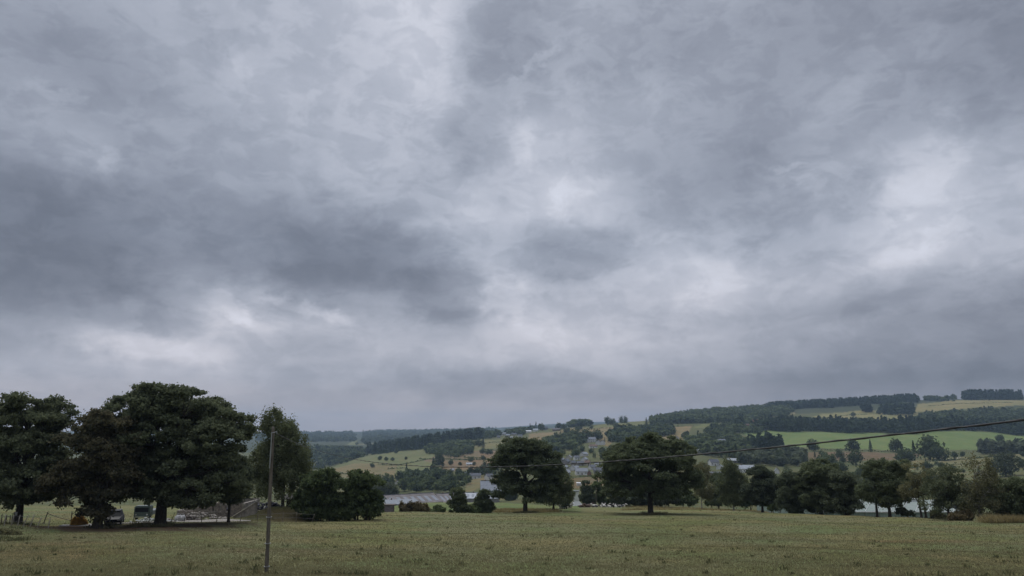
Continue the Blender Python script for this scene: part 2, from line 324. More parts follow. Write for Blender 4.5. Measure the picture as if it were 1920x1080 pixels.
def hit(px, py, y0=30, y1=9000):
    """first ground point between depths y0..y1 that projects to (px, py)"""
    ys = np.exp(np.linspace(math.log(y0), math.log(y1), 900)); d = ray(px, py)
    xs = ys*d[0]/d[1]; zs = ys*d[2]/d[1]; h = H(xs, ys); dif = zs-h
    k = np.where(dif < 0)[0]; i = k[0] if len(k) else int(np.argmin(dif))
    return Vector((xs[i], ys[i], h[i]))
def in_poly(px, py, poly):
    c = np.zeros(px.shape, bool); n = len(poly)
    for i in range(n):
        x1, y1 = poly[i]; x2, y2 = poly[(i+1) % n]
        if y1 == y2: continue
        k = ((y1 > py) != (y2 > py)) & (px < (x2-x1)*(py-y1)/(y2-y1)+x1); c ^= k
    return c
azs = np.concatenate([np.linspace(-180, -44, 60, endpoint=False), np.linspace(-44, 44, 1150), np.linspace(44, 180, 60, endpoint=False)[1:]])
azs = np.radians(azs); rs = np.concatenate([[.6, 2, 5, 9, 14, 20, 26], np.exp(np.arange(math.log(31), math.log(13500), .0115))])
AZ, RS = np.meshgrid(azs, rs); GX = RS*np.sin(AZ); GY = RS*np.cos(AZ); GZ = H(GX, GY)
na, nr = len(azs), len(rs)
# field colours, measured outlines of fields in the photograph laid on the hills
front = GY > 25; YY = np.where(front, GY, 1e3); PX = pxof(GX, YY, GZ); PY = rowof(GX, YY, GZ)
colr = np.empty((nr, na, 3)); colr[:] = (.135, .135, .068)
near = GY < 330; colr[near] = (.205, .200, .105)
colr[(GY > 2300)] = (.075, .085, .055); colr[(GY > 5200)] = (.055, .068, .05)
rn = np.random.RandomState(5)
wob = 2.2*np.sin(PX*.11+PY*.05)+1.6*np.sin(PX*.043+1.3)+1.1*np.sin(PX*.31)
FIELDS = [
(1000, 1900, (.19,.19,.10), [(600,884),(690,852),(760,845),(860,832),(905,826),(905,850),(840,862),(800,888),(740,897),(650,893)]),
(1000, 1500, (.215,.18,.11), [(600,886),(650,868),(745,870),(742,897),(640,895)]),
(900, 1900, (.21,.15,.105), [(822,870),(860,848),(945,842),(950,858),(945,878),(830,884)]),
(900, 1900, (.20,.155,.11), [(790,862),(860,846),(900,848),(900,862),(800,866)]),
(1500, 2300, (.20,.185,.10), [(850,845),(905,824),(960,824),(955,842)]),
(1300, 2400, (.24,.185,.115), [(985,832),(990,814),(1045,810),(1040,822),(1060,832)]),
(1200, 2400, (.24,.19,.12), [(1035,812),(1060,803),(1160,800),(1180,806),(1125,815),(1040,820)]),
(1200, 2500, (.18,.18,.09), [(1100,800),(1170,792),(1210,790),(1205,798),(1110,803)]),
(1000, 2400, (.24,.19,.12), [(1120,816),(1135,808),(1150,812),(1142,838),(1125,832)]),
(700, 1300, (.17,.165,.09), [(1020,850),(1060,838),(1085,842),(1030,862)]),
(600, 1200, (.185,.175,.095), [(1135,875),(1138,850),(1185,836),(1190,842),(1165,878)]),
(500, 780, (.185,.14,.09), [(1055,914),(1055,896),(1160,892),(1165,912),(1100,918)]),
(450, 900, (.19,.165,.10), [(860,892),(915,884),(935,905),(870,925),(880,900)]),
(1300, 2500, (.25,.195,.12), [(1235,826),(1262,800),(1300,797),(1290,812),(1270,832)]),
(1500, 2600, (.17,.18,.085), [(1300,805),(1325,792),(1370,790),(1372,796),(1320,802)]),
(1100, 1760, (.19,.235,.095), [(1375,806),(1500,809),(1700,812),(1800,806),(1860,810),(1925,818),(1925,829),(1840,838),(1830,843),(1700,844),(1600,842),(1480,838),(1415,824)]),
(1850, 3300, (.26,.235,.125), [(1500,790),(1535,777),(1620,770),(1720,765),(1725,792)]),
(2000, 3000, (.27,.235,.13), [(1715,772),(1722,758),(1800,750),(1925,750),(1925,760),(1800,766),(1760,772)]),
(1900, 3000, (.27,.24,.16), [(1400,790),(1440,776),(1492,771),(1494,777),(1440,788)]),
(850, 1200, (.18,.13,.09), [(1480,864),(1500,848),(1600,847),(1740,852),(1690,862),(1560,866)]),
(450, 1050, (.20,.185,.11), [(1690,880),(1700,862),(1820,856),(1925,846),(1925,862),(1830,876),(1740,890)]),
(450, 1000, (.155,.155,.085), [(1680,890),(1740,872),(1830,874),(1925,860),(1925,900),(1690,905)]),
(3000, 4600, (.17,.165,.10), [(600,836),(690,831),(780,828),(790,832),(700,838),(610,841)]),
(3000, 4600, (.19,.19,.10), [(648,836),(668,822),(672,826),(664,838)]),
(3000, 5200, (.15,.15,.10), [(770,833),(850,822),(930,813),(935,816),(860,828)]),
]
for (y0, y1, c, poly) in FIELDS:
    if c[1] < .19 or c[0] > c[1]: c = (c[0]*1.12, c[1]*1.06, c[2]*1.02)
    k = front & (GY > y0) & (GY < y1) & in_poly(PX+wob, PY+wob*.18, poly); colr[k] = c
# pasture beyond the fence line in the middle is greener; bare leaf-littered soil under the left trees
k = front & (GY > 166) & (GY < 330) & (PX > 700) & (PX < 1090); colr[k] = (.185, .215, .10)
SOIL = []
def patch(px, Y, rx, ry, c, a=1.0):
    p = G(px, Y); q = ((GX-p.x)/rx)**2+((GY-p.y)/ry)**2; w = np.clip(1.35-q+.35*np.sin(GX*1.7+GY)+.2*np.sin(GX*.6-GY*2.1), 0, 1)[..., None]*a
    colr[:] = colr*(1-w)+np.array(c)*w
for (px, Y, rx, ry) in ((300, 88, 11, 6), (240, 80, 9, 3), (200, 84, 8, 5), (110, 84, 7, 4), (395, 94, 7, 4), (20, 88, 6, 4)): patch(px, Y, rx, ry, (.115, .078, .055), .9); SOIL.append((G(px, Y), rx, ry))
patch(428, 99, 4, 2, (.12, .085, .06), .8); patch(530, 112, 6, 3.5, (.125, .10, .055), .8); patch(1220, 145, 5, 3, (.12, .10, .06), .8); patch(985, 159, 5, 3, (.15, .11, .07), .6)
for (px, Y, rx, ry) in ((100, 60, 9, 7), (250, 66, 12, 4), (330, 50, 9, 3), (60, 48, 6, 5)): patch(px, Y, rx, ry, (.215, .165, .095), .6)
for (px, Y, rx, ry) in ((1050, 178, 6, 5), (930, 172, 8, 4), (1725, 62, 5, 1.6)): patch(px, Y, rx, ry, (.20, .14, .085), .7)
V = np.stack([GX, GY, GZ], -1).reshape(-1, 3)
I = np.arange(nr*na).reshape(nr, na); J = np.roll(I, -1, axis=1)
Fc = np.stack([I[:-1], J[:-1], J[1:], I[1:]], -1).reshape(-1, 4)[:, ::-1]
me = raw_mesh('ground', V, Fc, smooth=True)
ca = me.color_attributes.new('field', 'FLOAT_COLOR', 'POINT')
ca.data.foreach_set('color', np.concatenate([colr.reshape(-1, 3), np.ones((nr*na, 1))], 1).astype(np.float32).ravel())
gm = bpy.data.materials.new('pasture'); gm.use_nodes = True; nt = gm.node_tree; pb = nt.nodes['Principled BSDF']; pb.inputs['Roughness'].default_value = .95; pb.inputs['Specular IOR Level'].default_value = .1
def gn(t): return nt.nodes.new(t)
at_ = gn('ShaderNodeAttribute'); at_.attribute_name = 'field'; geo = gn('ShaderNodeNewGeometry')
def gnoise(scale, detail, st=(1, 1, 1), rough=.6):
    mp = gn('ShaderNodeMapping'); nt.links.new(geo.outputs['Position'], mp.inputs[0]); mp.inputs[3].default_value = st
    n = gn('ShaderNodeTexNoise'); nt.links.new(mp.outputs[0], n.inputs['Vector']); n.inputs['Scale'].default_value = scale; n.inputs['Detail'].default_value = detail; n.inputs['Roughness'].default_value = rough
    return n
def gmix(f, a, b, bt='MIX'):
    n = gn('ShaderNodeMix'); n.data_type = 'RGBA'; n.blend_type = bt
    for s_, v in ((0, f), (6, a), (7, b)):
        if isinstance(v, (int, float)): n.inputs[s_].default_value = v
        elif isinstance(v, tuple): n.inputs[s_].default_value = (*v, 1)
        else: nt.links.new(v, n.inputs[s_])
    return n.outputs[2]
def gramp(src, lo, hi, a=0., b=1.):
    n = gn('ShaderNodeMapRange'); n.interpolation_type = 'SMOOTHSTEP'; nt.links.new(src, n.inputs[0]); n.inputs[1].default_value = lo; n.inputs[2].default_value = hi; n.inputs[3].default_value = a; n.inputs[4].default_value = b
    return n.outputs[0]
n1 = gnoise(.11, 6, (1, .8, 1)); n2 = gnoise(.9, 6); n3 = gnoise(4.5, 5); n4 = gnoise(.06, 6)
c0 = gmix(gramp(n1.outputs[0], .40, .64), at_.outputs['Color'], (.76, .94, .76), 'MULTIPLY')     # greener patches
c1 = gmix(gramp(n4.outputs[0], .42, .60, 0, 1), c0, (1.10, .98, .86), 'MULTIPLY')                 # drier, browner patches
c2 = gmix(gramp(n2.outputs[0], .35, .7, 0, .9), c1, (.84, .87, .80), 'MULTIPLY')
c3 = gmix(gramp(n3.outputs[0], .35, .65, 0, .9), c2, (.78, .78, .76), 'MULTIPLY')
n5 = gnoise(.016, 6, (1, .55, 1)); n6 = gnoise(.25, 3, (.12, 1, 1))
c4 = gmix(gramp(n5.outputs[0], .42, .60, 0, .75), c3, (.80, .86, .82), 'MULTIPLY'); c5 = gmix(gramp(n6.outputs[0], .45, .55, 0, .35), c4, (.82, .82, .80), 'MULTIPLY')
nt.links.new(c5, pb.inputs['Base Color'])
bp = gn('ShaderNodeBump'); bp.inputs['Strength'].default_value = .8; bp.inputs['Distance'].default_value = .25; nt.links.new(n3.outputs[0], bp.inputs['Height'])
bp2 = gn('ShaderNodeBump'); bp2.inputs['Strength'].default_value = .5; bp2.inputs['Distance'].default_value = .8; nt.links.new(n2.outputs[0], bp2.inputs['Height']); nt.links.new(bp.outputs[0], bp2.inputs['Normal'])
nt.links.new(bp2.outputs[0], pb.inputs['Normal']); me.materials.append(gm)
tag(obj('ground', me), kind='structure')
# ------------------------------------------------------------------ foliage builders (numpy)
def leaves(Cn, out, size, rng, asp=1.5, upb=.5):
    """rhombic leaf sprays at Cn; returns verts, quads, tone"""
    n = len(Cn); nr_ = rng.normal(size=(n, 3))*.75+out*.7+np.array([0, 0, upb]); nr_ /= np.linalg.norm(nr_, axis=1)[:, None]+1e-9
    t = rng.normal(size=(n, 3)); u = np.cross(nr_, t); u /= np.linalg.norm(u, axis=1)[:, None]+1e-9; w = np.cross(nr_, u)
    s = (size*rng.uniform(.6, 1.35, n))[:, None]
    V = np.stack([Cn-u*s*asp*.5, Cn+w*s*.5, Cn+u*s*asp*.5, Cn-w*s*.5], 1).reshape(-1, 3)
    return V, np.arange(4*n).reshape(n, 4), rng.uniform(0, .55, n)
def cloud(lobes, rng, spacing=1.1, per=42, cr=.85, zs=.62, under=.55, inner=.3):
    """boughs on each crown lobe, leaf clusters on each bough; returns leaf centres, outward dirs, cluster centres"""
    P, O, K = [], [], []
    for (c, r) in lobes:
        c = np.array(c); r = np.array(r); ar = 4*math.pi*(((r[0]*r[1])**1.6+(r[0]*r[2])**1.6+(r[1]*r[2])**1.6)/3)**(1/1.6)
        inner *= .5; r = np.maximum(r-np.array([.55, .55, .2])*spacing, r*.55); n = max(4, int(.72*ar*(1+inner)/(2.25*spacing)**2)); u = rng.normal(size=(n, 3)); u /= np.linalg.norm(u, axis=1)[:, None]
        u = u[(u[:, 2] > -.3) | (rng.rand(n) < under)]; n = len(u)
        rho = rng.uniform(.72, 1.04, n); ii = rng.rand(n) < inner/(1+inner); rho[ii] = rng.uniform(.3, .75, ii.sum())
        q = c+u*r*rho[:, None]; rb = spacing*rng.uniform(.75, 1.6, n)
        k = 7; bi = np.repeat(np.arange(n), k); w = rng.normal(size=(n*k, 3)); w /= np.linalg.norm(w, axis=1)[:, None]; w[:, 2] = np.abs(w[:, 2])-.35
        w = w+u[bi]*.35; w /= np.linalg.norm(w, axis=1)[:, None]
        cc = q[bi]+w*rb[bi][:, None]*np.array([1.05, 1.05, .62*max(1, zs)]); K.append(cc)
        m = rng.poisson(per*.8, n*k)+3; idx = np.repeat(np.arange(n*k), m); sc = (cr*.72*rng.uniform(.6, 1.25, n*k))[idx][:, None]
        g = rng.normal(size=(len(idx), 3))*np.array([.5, .5, .5*zs]); P.append(cc[idx]+g*sc); O.append(w[idx]*.7+g*.4)
    return np.concatenate(P), np.concatenate(O), np.concatenate(K)
def cloud0(lobes, rng, spacing=1.1, per=42, cr=.85, zs=.62, under=.55, inner=.3):
    """leaf centres for crown lobes (centre, radii); returns centres, outward dirs, cluster centres"""
    P, O, K = [], [], []
    for (c, r) in lobes:
        c = np.array(c); r = np.array(r); ar = 4*math.pi*(((r[0]*r[1])**1.6+(r[0]*r[2])**1.6+(r[1]*r[2])**1.6)/3)**(1/1.6)
        n = max(5, int(ar/spacing**2)); u = rng.normal(size=(n, 3)); u /= np.linalg.norm(u, axis=1)[:, None]
        u = u[(u[:, 2] > -.35) | (rng.rand(n) < under)]; n = len(u)
        rho = 1-.16*rng.rand(n)**1.5; ii = rng.rand(n) < inner; rho[ii] *= rng.uniform(.45, .85, ii.sum())
        q = c+u*r*rho[:, None]; K.append(q)
        m = rng.poisson(per, n)+4; idx = np.repeat(np.arange(n), m); sc = (cr*rng.uniform(.55, 1.3, n))[idx][:, None]
        g = rng.normal(size=(len(idx), 3))*np.array([.5, .5, .5*zs]); P.append(q[idx]+g*sc); O.append(u[idx]*.6+g*.5)
    return np.concatenate(P), np.concatenate(O), np.concatenate(K)
def limb_path(a, b, rng, sag=.0, n=5, jit=.12):
    a = Vector(a); b = Vector(b); L_ = (b-a).length; pts = []
    for i in range(n+1):
        t = i/n; p = a.lerp(b, t); k = math.sin(math.pi*t)*L_*jit
        pts.append(p+Vector((rng.uniform(-1, 1)*k*.5, rng.uniform(-1, 1)*k*.5, rng.uniform(-.3, 1)*k*.6+sag*t*(1-t)*L_)))
    return pts
def big_tree(name, label, cat, px, Y, lobes, leaf=LF_OAK, bark=BARK, tr=.35, fork=.3, size=.34, spacing=1.1, per=42, cr=.9, zs=.62, seed=1, group=None, stems=None, under=.55, lean=0, sink=0, asp=1.5, inner=.3, depth=.95, upb=.5):
    """lobes given as measured (px, py, rx, rz) on the tree's own vertical plane at depth Y"""
    rng = np.random.RandomState(seed); base = G(px, Y); root = empty(name, base); tag(root, label, cat, group)
    k = Y/F*1.02; Ls = []; rn_ = random.Random(seed)
    xs_all = [l[0] for l in lobes]; cx = (min(xs_all)+max(xs_all))/2; half = max(20., (max(xs_all)-min(xs_all))/2)
    for (lx, ly, rx, rz) in lobes:
        p = at(lx, ly, Y)-base; off = math.sqrt(max(0, 1-((lx-cx)/half/1.15)**2))*half*k*.55
        dys = [0.] if rx*k < 1.6 else [-off*rn_.uniform(.5, 1), off*rn_.uniform(.4, 1)]
        for dy in dys:
            r = (rx*k*rn_.uniform(.84, .96), rx*k*depth*rn_.uniform(.8, 1.0), rz*k*rn_.uniform(.82, .95))
            Ls.append(((p.x, p.y+dy, p.z), r))
    P, O, K = cloud(Ls, rng, spacing*.92, per*2.1, cr*.95, zs, under, inner)
    Vv, Ff, tn = leaves(P, O, size*.62, rng, asp, upb)
    obj('crown', raw_mesh('crown', Vv, Ff, leaf, tn), root)
    top = max(c[2]+r[2] for c, r in Ls); mb = MB(); stems = stems or [0.]
    for s_ in stems:
        x0 = s_; f = Vector((x0+lean*top*fork, 0, top*fork)); mid = Vector((x0+lean*top*fork*.4, 0, top*fork*.45))
        mb.tube([(x0, 0, -.5-sink), (x0, 0, .02), (x0*1., 0, .35), mid, f], [tr*2.1, tr*1.55, tr*1.12, tr, tr*.8], 10)
        apex = Vector((f.x*.6+lean*top*.4, 0, top*.78)); pth = limb_path(f, apex, rn_, n=5, jit=.06); mb.tube(pth, [tr*.8*(1-i/6.) for i in range(6)], 7)
        for (c, r) in Ls:
            t0 = min(.85, max(0, (c[2]*.55-f.z)/(apex.z-f.z+1e-6))); a = f.lerp(apex, t0); b = Vector(c)
            lp = limb_path(a, b, rn_, sag=.12, n=5); r0 = tr*.42*(1-t0*.5); mb.tube(lp, [r0*(1-i/7.) for i in range(6)], 6)
            near_ = K[np.argsort(((K-np.array(c))**2).sum(1))[:60]]
            for q in near_[::5]: mb.tube([lp[4 if q[2] > b.z else 3], (lp[4]+Vector(q))/2+Vector((0, 0, .15)), Vector(q)], [r0*.3, r0*.2, .02], 4, cap=False)
    mb.build('trunk', bark, root, smooth=True); return root
def shrub(name, label, px, Y, lobes, leaf, size=.22, spacing=.6, per=30, cr=.5, seed=1, group=None, cat='bush', zs=.9, asp=1.5, upb=.5, stem=True):
    rng = np.random.RandomState(seed); base = G(px, Y); k = Y/F*1.02; Ls = []; rn_ = random.Random(seed)
    for (lx, ly, rx, rz) in lobes:
        p = at(lx, ly, Y)-base; Ls.append(((p.x, rn_.uniform(-.3, .3)*rx*k, p.z), (rx*k, rx*k*.8, rz*k)))
    P, O, K = cloud(Ls, rng, spacing, per*1.6, cr, zs, .95, .5); kp = P[:, 2] > -.15; P = P[kp]; O = O[kp]
    Vv, Ff, tn = leaves(P, O, size, rng, asp, upb)
    root = empty(name, base); tag(root, label, cat, group); obj('foliage', raw_mesh('foliage', Vv, Ff, leaf, tn), root)
    if stem:
        mb = MB()
        for (c, r) in Ls:
            for q in range(4): mb.tube(limb_path((c[0]*.7+rn_.uniform(-.3, .3), rn_.uniform(-.3, .3), -.2), (c[0]+rn_.uniform(-.5, .5)*r[0], c[1], c[2]+r[2]*.3), rn_, n=4), [.07, .06, .05, .035, .02], 5)
        mb.build('stem', BARK, root, smooth=True)
    return root
# ------------------------------------------------------------------ near trees
big_tree('maple_tree', 'dark maple with wind-blown crown at the left edge, white notice on its trunk', 'tree', 33, 88,
 [(62,778,46,34),(22,795,55,38),(90,790,22,24),(-25,845,60,55),(50,850,62,50),(84,850,24,36),(5,905,60,34),(72,905,52,30),(-60,880,40,50),(98,915,20,18),(15,930,46,14),(80,930,40,14)], LF_MAPLE, seed=11, tr=.42, size=.36, spacing=1.15, per=46, fork=.2)
big_tree('maple_tree', 'brown-tinged tree with ivy-covered trunk between the maple and the largest tree', 'tree', 183, 85,
 [(187,795,38,32),(160,825,36,36),(215,828,34,42),(178,870,52,44),(140,900,36,34),(218,890,34,40),(120,915,28,22),(160,925,32,22),(205,930,32,18),(183,955,15,26),(183,975,13,18)], LF_BROWN, seed=12, tr=.45, size=.34, spacing=1.1, per=44, fork=.2, inner=.45)
big_tree('broad_tree', 'largest broad round tree in the left group, in front of the building site', 'tree', 300, 92,
 [(300,757,56,34),(240,785,42,40),(360,770,52,42),(408,828,44,54),(300,825,76,56),(236,850,42,46),(350,880,66,46),(420,880,34,44),(270,905,46,24),(395,915,36,24),(340,925,34,18),(225,905,26,26),(262,925,30,14),(330,935,40,12),(385,935,34,12),(440,905,20,26),(446,855,20,34),(432,800,30,30),(395,790,36,36)], LF_MAPLE, seed=13, tr=.62, size=.38, spacing=1.15, per=46, fork=.25)
big_tree('young_tree', 'small dark tree with bare straight trunk right of the largest tree', 'tree', 428, 99,
 [(432,885,30,32),(422,920,28,24),(450,905,20,30),(410,900,18,22),(445,935,16,16)], LF_DARK, seed=14, tr=.17, size=.3, spacing=.9, per=40, fork=.35)
big_tree('birch_tree', 'tall birch with drooping twigs standing on the grassy mound', 'tree', 530, 117,
 [(515,795,20,22),(525,828,30,30),(545,852,30,36),(500,865,28,38),(540,895,40,36),(500,905,30,30),(562,838,13,22),(484,850,14,20),(560,880,22,30),(478,890,18,28),(548,805,12,16)], LF_BIRCH, seed=15, tr=.2, size=.26, spacing=1.0, per=34, cr=.8, zs=1.6, fork=.3, inner=.4, asp=1.9, upb=0)
big_tree('oak_tree', 'upright dark oak with single trunk in the middle of the pasture edge', 'tree', 985, 158,
 [(962,848,30,24),(998,848,32,22),(944,882,20,28),(985,880,48,40),(1028,874,25,26),(952,915,26,22),(1000,920,40,20),(1034,905,20,24),(975,835,18,12)], LF_OAK, seed=16, tr=.46, size=.42, spacing=1.25, per=44, cr=1.0, fork=.26)
big_tree('willow_tree', 'grey-green bushy tree close behind the right side of the middle oak', 'tree', 1038, 172,
 [(1042,905,28,26),(1024,922,24,20),(1055,925,20,18),(1040,935,24,12)], LF_BIRCH, seed=17, tr=.25, size=.36, spacing=1.1, per=36, cr=.9, zs=1.2, fork=.15)
big_tree('oak_tree', 'widest spreading oak with thick forked trunk right of the resting cows', 'tree', 1220, 146,
 [(1212,842,42,25),(1255,852,36,26),(1172,860,36,28),(1150,892,24,26),(1212,880,60,40),(1272,885,34,32),(1180,915,40,20),(1250,915,45,18),(1293,905,16,20),(1142,912,16,18),(1215,830,22,12)], LF_OAK, seed=18, tr=.5, size=.42, spacing=1.2, per=44, cr=1.0, fork=.27)
ROW = 'trees in the row along the right edge of the pasture'
RT = [
('birch_tree', 'thin pale-stemmed birch, first tree right of the spreading oak', 1316, 205, [(1313,890,15,20),(1318,915,16,22),(1308,905,10,16),(1328,925,8,14)], LF_GOLD, BIRCHBARK, .13, .3, 1.0, 22),
('birch_tree', 'narrow tall birch with weeds at its foot, left of the dark round tree', 1376, 182, [(1372,885,16,20),(1378,910,20,26),(1364,915,13,20),(1386,930,14,14),(1374,935,16,12)], LF_BIRCH, BIRCHBARK, .15, .32, .95, 30),
('ash_tree', 'dark tree with short trunk just left of the broad dark clump', 1430, 170, [(1428,895,24,18),(1440,915,26,24),(1415,925,20,20),(1445,935,20,12),(1430,935,22,12)], LF_DARK, BARK, .26, .38, 1.1, 36),
('dense_tree', 'left tree of the broad dark clump whose branches reach the ground', 1488, 150, [(1488,905,24,20),(1478,930,20,22),(1500,935,24,20),(1490,950,24,10)], LF_DARK, BARK, .3, .36, 1.0, 40),
('dense_tree', 'tallest middle tree of the broad dark clump', 1540, 147, [(1540,885,32,20),(1520,905,28,26),(1562,905,28,26),(1540,930,40,26),(1545,950,36,10)], LF_OAK, BARK, .36, .38, 1.05, 44),
('dense_tree', 'right tree of the broad dark clump next to the pale roofs', 1588, 140, [(1585,905,22,22),(1592,930,20,22),(1578,945,24,14),(1600,915,10,14)], LF_DARK, BARK, .3, .36, 1.0, 42),
('lime_tree', 'first of two touching trees in front of the pale roofs, on the left', 1645, 127, [(1650,885,26,22),(1640,912,24,22),(1655,930,24,16),(1630,930,14,14)], LF_OAK, BARK, .2, .32, .95, 40),
('lime_tree', 'second of two touching trees in front of the pale roofs, on the right', 1669, 125, [(1680,890,22,22),(1672,915,26,24),(1692,925,16,18),(1665,935,20,12)], LF_OAK, BARK, .24, .32, .95, 40),
('leaning_tree', 'slim sparse tree with leaning double trunk right of the touching pair', 1731, 118, [(1716,888,18,18),(1720,912,18,22),(1735,905,12,18),(1708,925,10,12),(1730,930,12,10)], LF_GOLD, BARK, .16, .28, 1.05, 22),
('apple_tree', 'open-crowned tree with fan of low branches over the pale roof', 1780, 110, [(1775,895,22,17),(1760,920,22,18),(1795,915,22,20),(1745,945,10,14),(1812,935,16,18),(1780,940,30,10)], LF_MAPLE, BARK, .2, .28, 1.05, 26),
('birch_tree', 'golden drying birch with hanging twigs and pale bark', 1838, 106, [(1828,872,16,22),(1838,895,20,28),(1850,928,17,30),(1820,930,16,30),(1862,915,10,20),(1835,950,22,18)], LF_GOLD, BIRCHBARK, .17, .24, .95, 26),
('hazel_tree', 'green bushy tree at the right edge of the row', 1900, 106, [(1895,918,28,22),(1922,925,30,30),(1880,945,22,20),(1905,952,32,20),(1935,950,26,22)], LF_OAK, BARK, .2, .3, .95, 36),
('alder_tree', 'dark low-hanging tree directly left of the pale-stemmed second birch', 1348, 214, [(1345,905,14,20),(1352,928,16,18),(1340,930,14,16)], LF_OAK, BARK, .18, .34, .95, 32)]
for i, (nm, lb, px, Y, lo, lf, bk, tr_, sz, sp, per) in enumerate(RT):
    big_tree(nm, lb, 'tree', px, Y, lo, lf, bk, tr=tr_, size=sz, spacing=sp, per=per, seed=30+i, group=ROW, fork=.16 if 'clump' in lb or 'fan' in lb else .26,
             stems=[-.25, .45] if 'double' in lb else None, lean=-.06 if 'leaning' in lb else 0, zs=1.4 if 'birch' in nm else .7, under=.8, cr=.85)
for i, (a, b, py) in enumerate(((1700, 124, 963), (1758, 118, 969), (1880, 108, 969))):
    shrub('undergrowth_bush', ['low bush between the touching pair and the leaning tree', 'low bush left of the fan-branched trunk', 'undergrowth below the hazel at the right edge'][i], a, b, [(a-7,py,10,6),(a+8,py-1,10,7)], [LF_DARK, LF_GOLD, LF_OAK][i], .22, .5, 26, .4, 170+i, stem=False)
# notice on the maple trunk
p = G(33, 88); n_ = empty('notice', p+Vector((0, -.62, 1.55))); tag(n_, 'small white notice fixed to the trunk of the leftmost maple', 'sign')
MB().box(-.17, .17, -.02, .0, -.2, .2).build('panel', mat('white_notice', (.75, .75, .72)), n_)
MB().box(-.2, .2, 0, .05, -.23, .23).build('backing_board', POSTWOOD, n_)
# shrubs
shrub('evergreen_bush', 'large dense dark bush left of its twin, beside the birch mound', 607, 112, [(590,930,28,38),(620,925,30,40),(605,910,32,26),(575,945,16,24),(640,945,14,22),(590,958,30,14),(622,960,26,12)], LF_LAUREL, .26, .7, 34, .6, 51, 'twin evergreen bushes')
shrub('evergreen_bush', 'large dense dark bush, the right one of the tall twin bushes', 677, 113, [(665,922,26,36),(690,925,22,38),(672,905,24,22),(660,945,22,22),(702,940,12,22),(662,958,24,14),(692,956,22,14)], LF_LAUREL, .26, .7, 34, .6, 52, 'twin evergreen bushes')
shrub('round_bush', 'round dark green bush with forked stem, left of the middle pair', 860, 157, [(859,935,15,19),(853,948,13,11),(866,948,12,11)], LF_OAK, .17, .38, 34, .4, 53, 'pair of round bushes')
shrub('round_bush', 'round dark green bush nearest the middle oak, right of the pair', 906, 159, [(907,937,15,19),(913,949,13,11),(900,948,12,11)], LF_OAK, .17, .38, 34, .4, 54, 'pair of round bushes')
shrub('low_bush', 'low spreading bramble linking the pair of round bushes', 884, 158, [(882,955,14,6),(895,956,10,5)], LF_LAUREL, .22, .5, 24, .4, 55)
shrub('low_bush', 'small domed green bush alone beside the dry reddish growth', 822, 160, [(822,957,11,7),(828,959,8,5)], LF_LAUREL, .22, .5, 24, .4, 56)
shrub('dark_bush', 'dark round bush between the grey-green tree and the white tower', 1064, 205, [(1062,930,14,16),(1054,938,14,10)], LF_DARK, .3, .7, 30, .5, 57)
shrub('dark_bush', 'dark pointed bush just right of the white tower', 1100, 245, [(1098,928,12,14),(1108,932,12,14),(1097,915,6,12)], LF_DARK, .32, .8, 30, .6, 58)
shrub('dark_bush', 'broad dark thicket behind the resting cows', 1130, 250, [(1122,922,14,18),(1135,930,16,18),(1150,935,14,14)], LF_LAUREL, .34, .85, 30, .6, 59)
for i, (a, b, lab) in enumerate(((1172, 232, 'behind the left side of'), (1205, 236, 'behind the trunk of'), (1245, 232, 'behind the right side of'))):
    shrub('thicket', 'dark thicket %s the spreading oak' % lab, a, b, [(a-8,928,18,18),(a+10,930,18,16),(a,936,24,12)], LF_DARK, .36, .95, 28, .7, 60+i, 'thickets behind the spreading oak')
for i, (a, b, py) in enumerate(((1285, 235, 940), (1340, 228, 943), (1402, 210, 946), (1455, 190, 950))):
    shrub('hedge_bush', ['green bush between the oak and the first birch', 'green bush between the two thin birches', 'green bush left of the short-trunked dark tree', 'low bush left of the broad dark clump'][i], a, b, [(a-8,py-6,14,12),(a+8,py-8,14,14)], LF_LAUREL, .34, .85, 26, .6, 70+i)
shrub('dry_bush', 'reddish-brown dry dock growth left of the small domed bush', 775, 161, [(758,955,10,7),(772,954,10,8),(788,955,10,7),(798,958,8,5)], LF_RUST, .2, .45, 26, .35, 66, zs=1.8, asp=3, upb=0, stem=False)
shrub('dry_bush', 'brown bracken clump under the fan-branched tree', 1800, 106, [(1792,968,16,7),(1810,969,16,7)], LF_RUST, .16, .4, 24, .3, 67, zs=1.4, asp=2.5, upb=0, stem=False)
shrub('weed_clump', 'leggy green weeds at the left edge of the pasture', 12, 70, [(2,1004,12,7),(24,1006,12,5),(-8,1008,12,10)], LF_TUFT, .10, .35, 16, .25, 68, zs=1.6, asp=3, upb=0, stem=False)
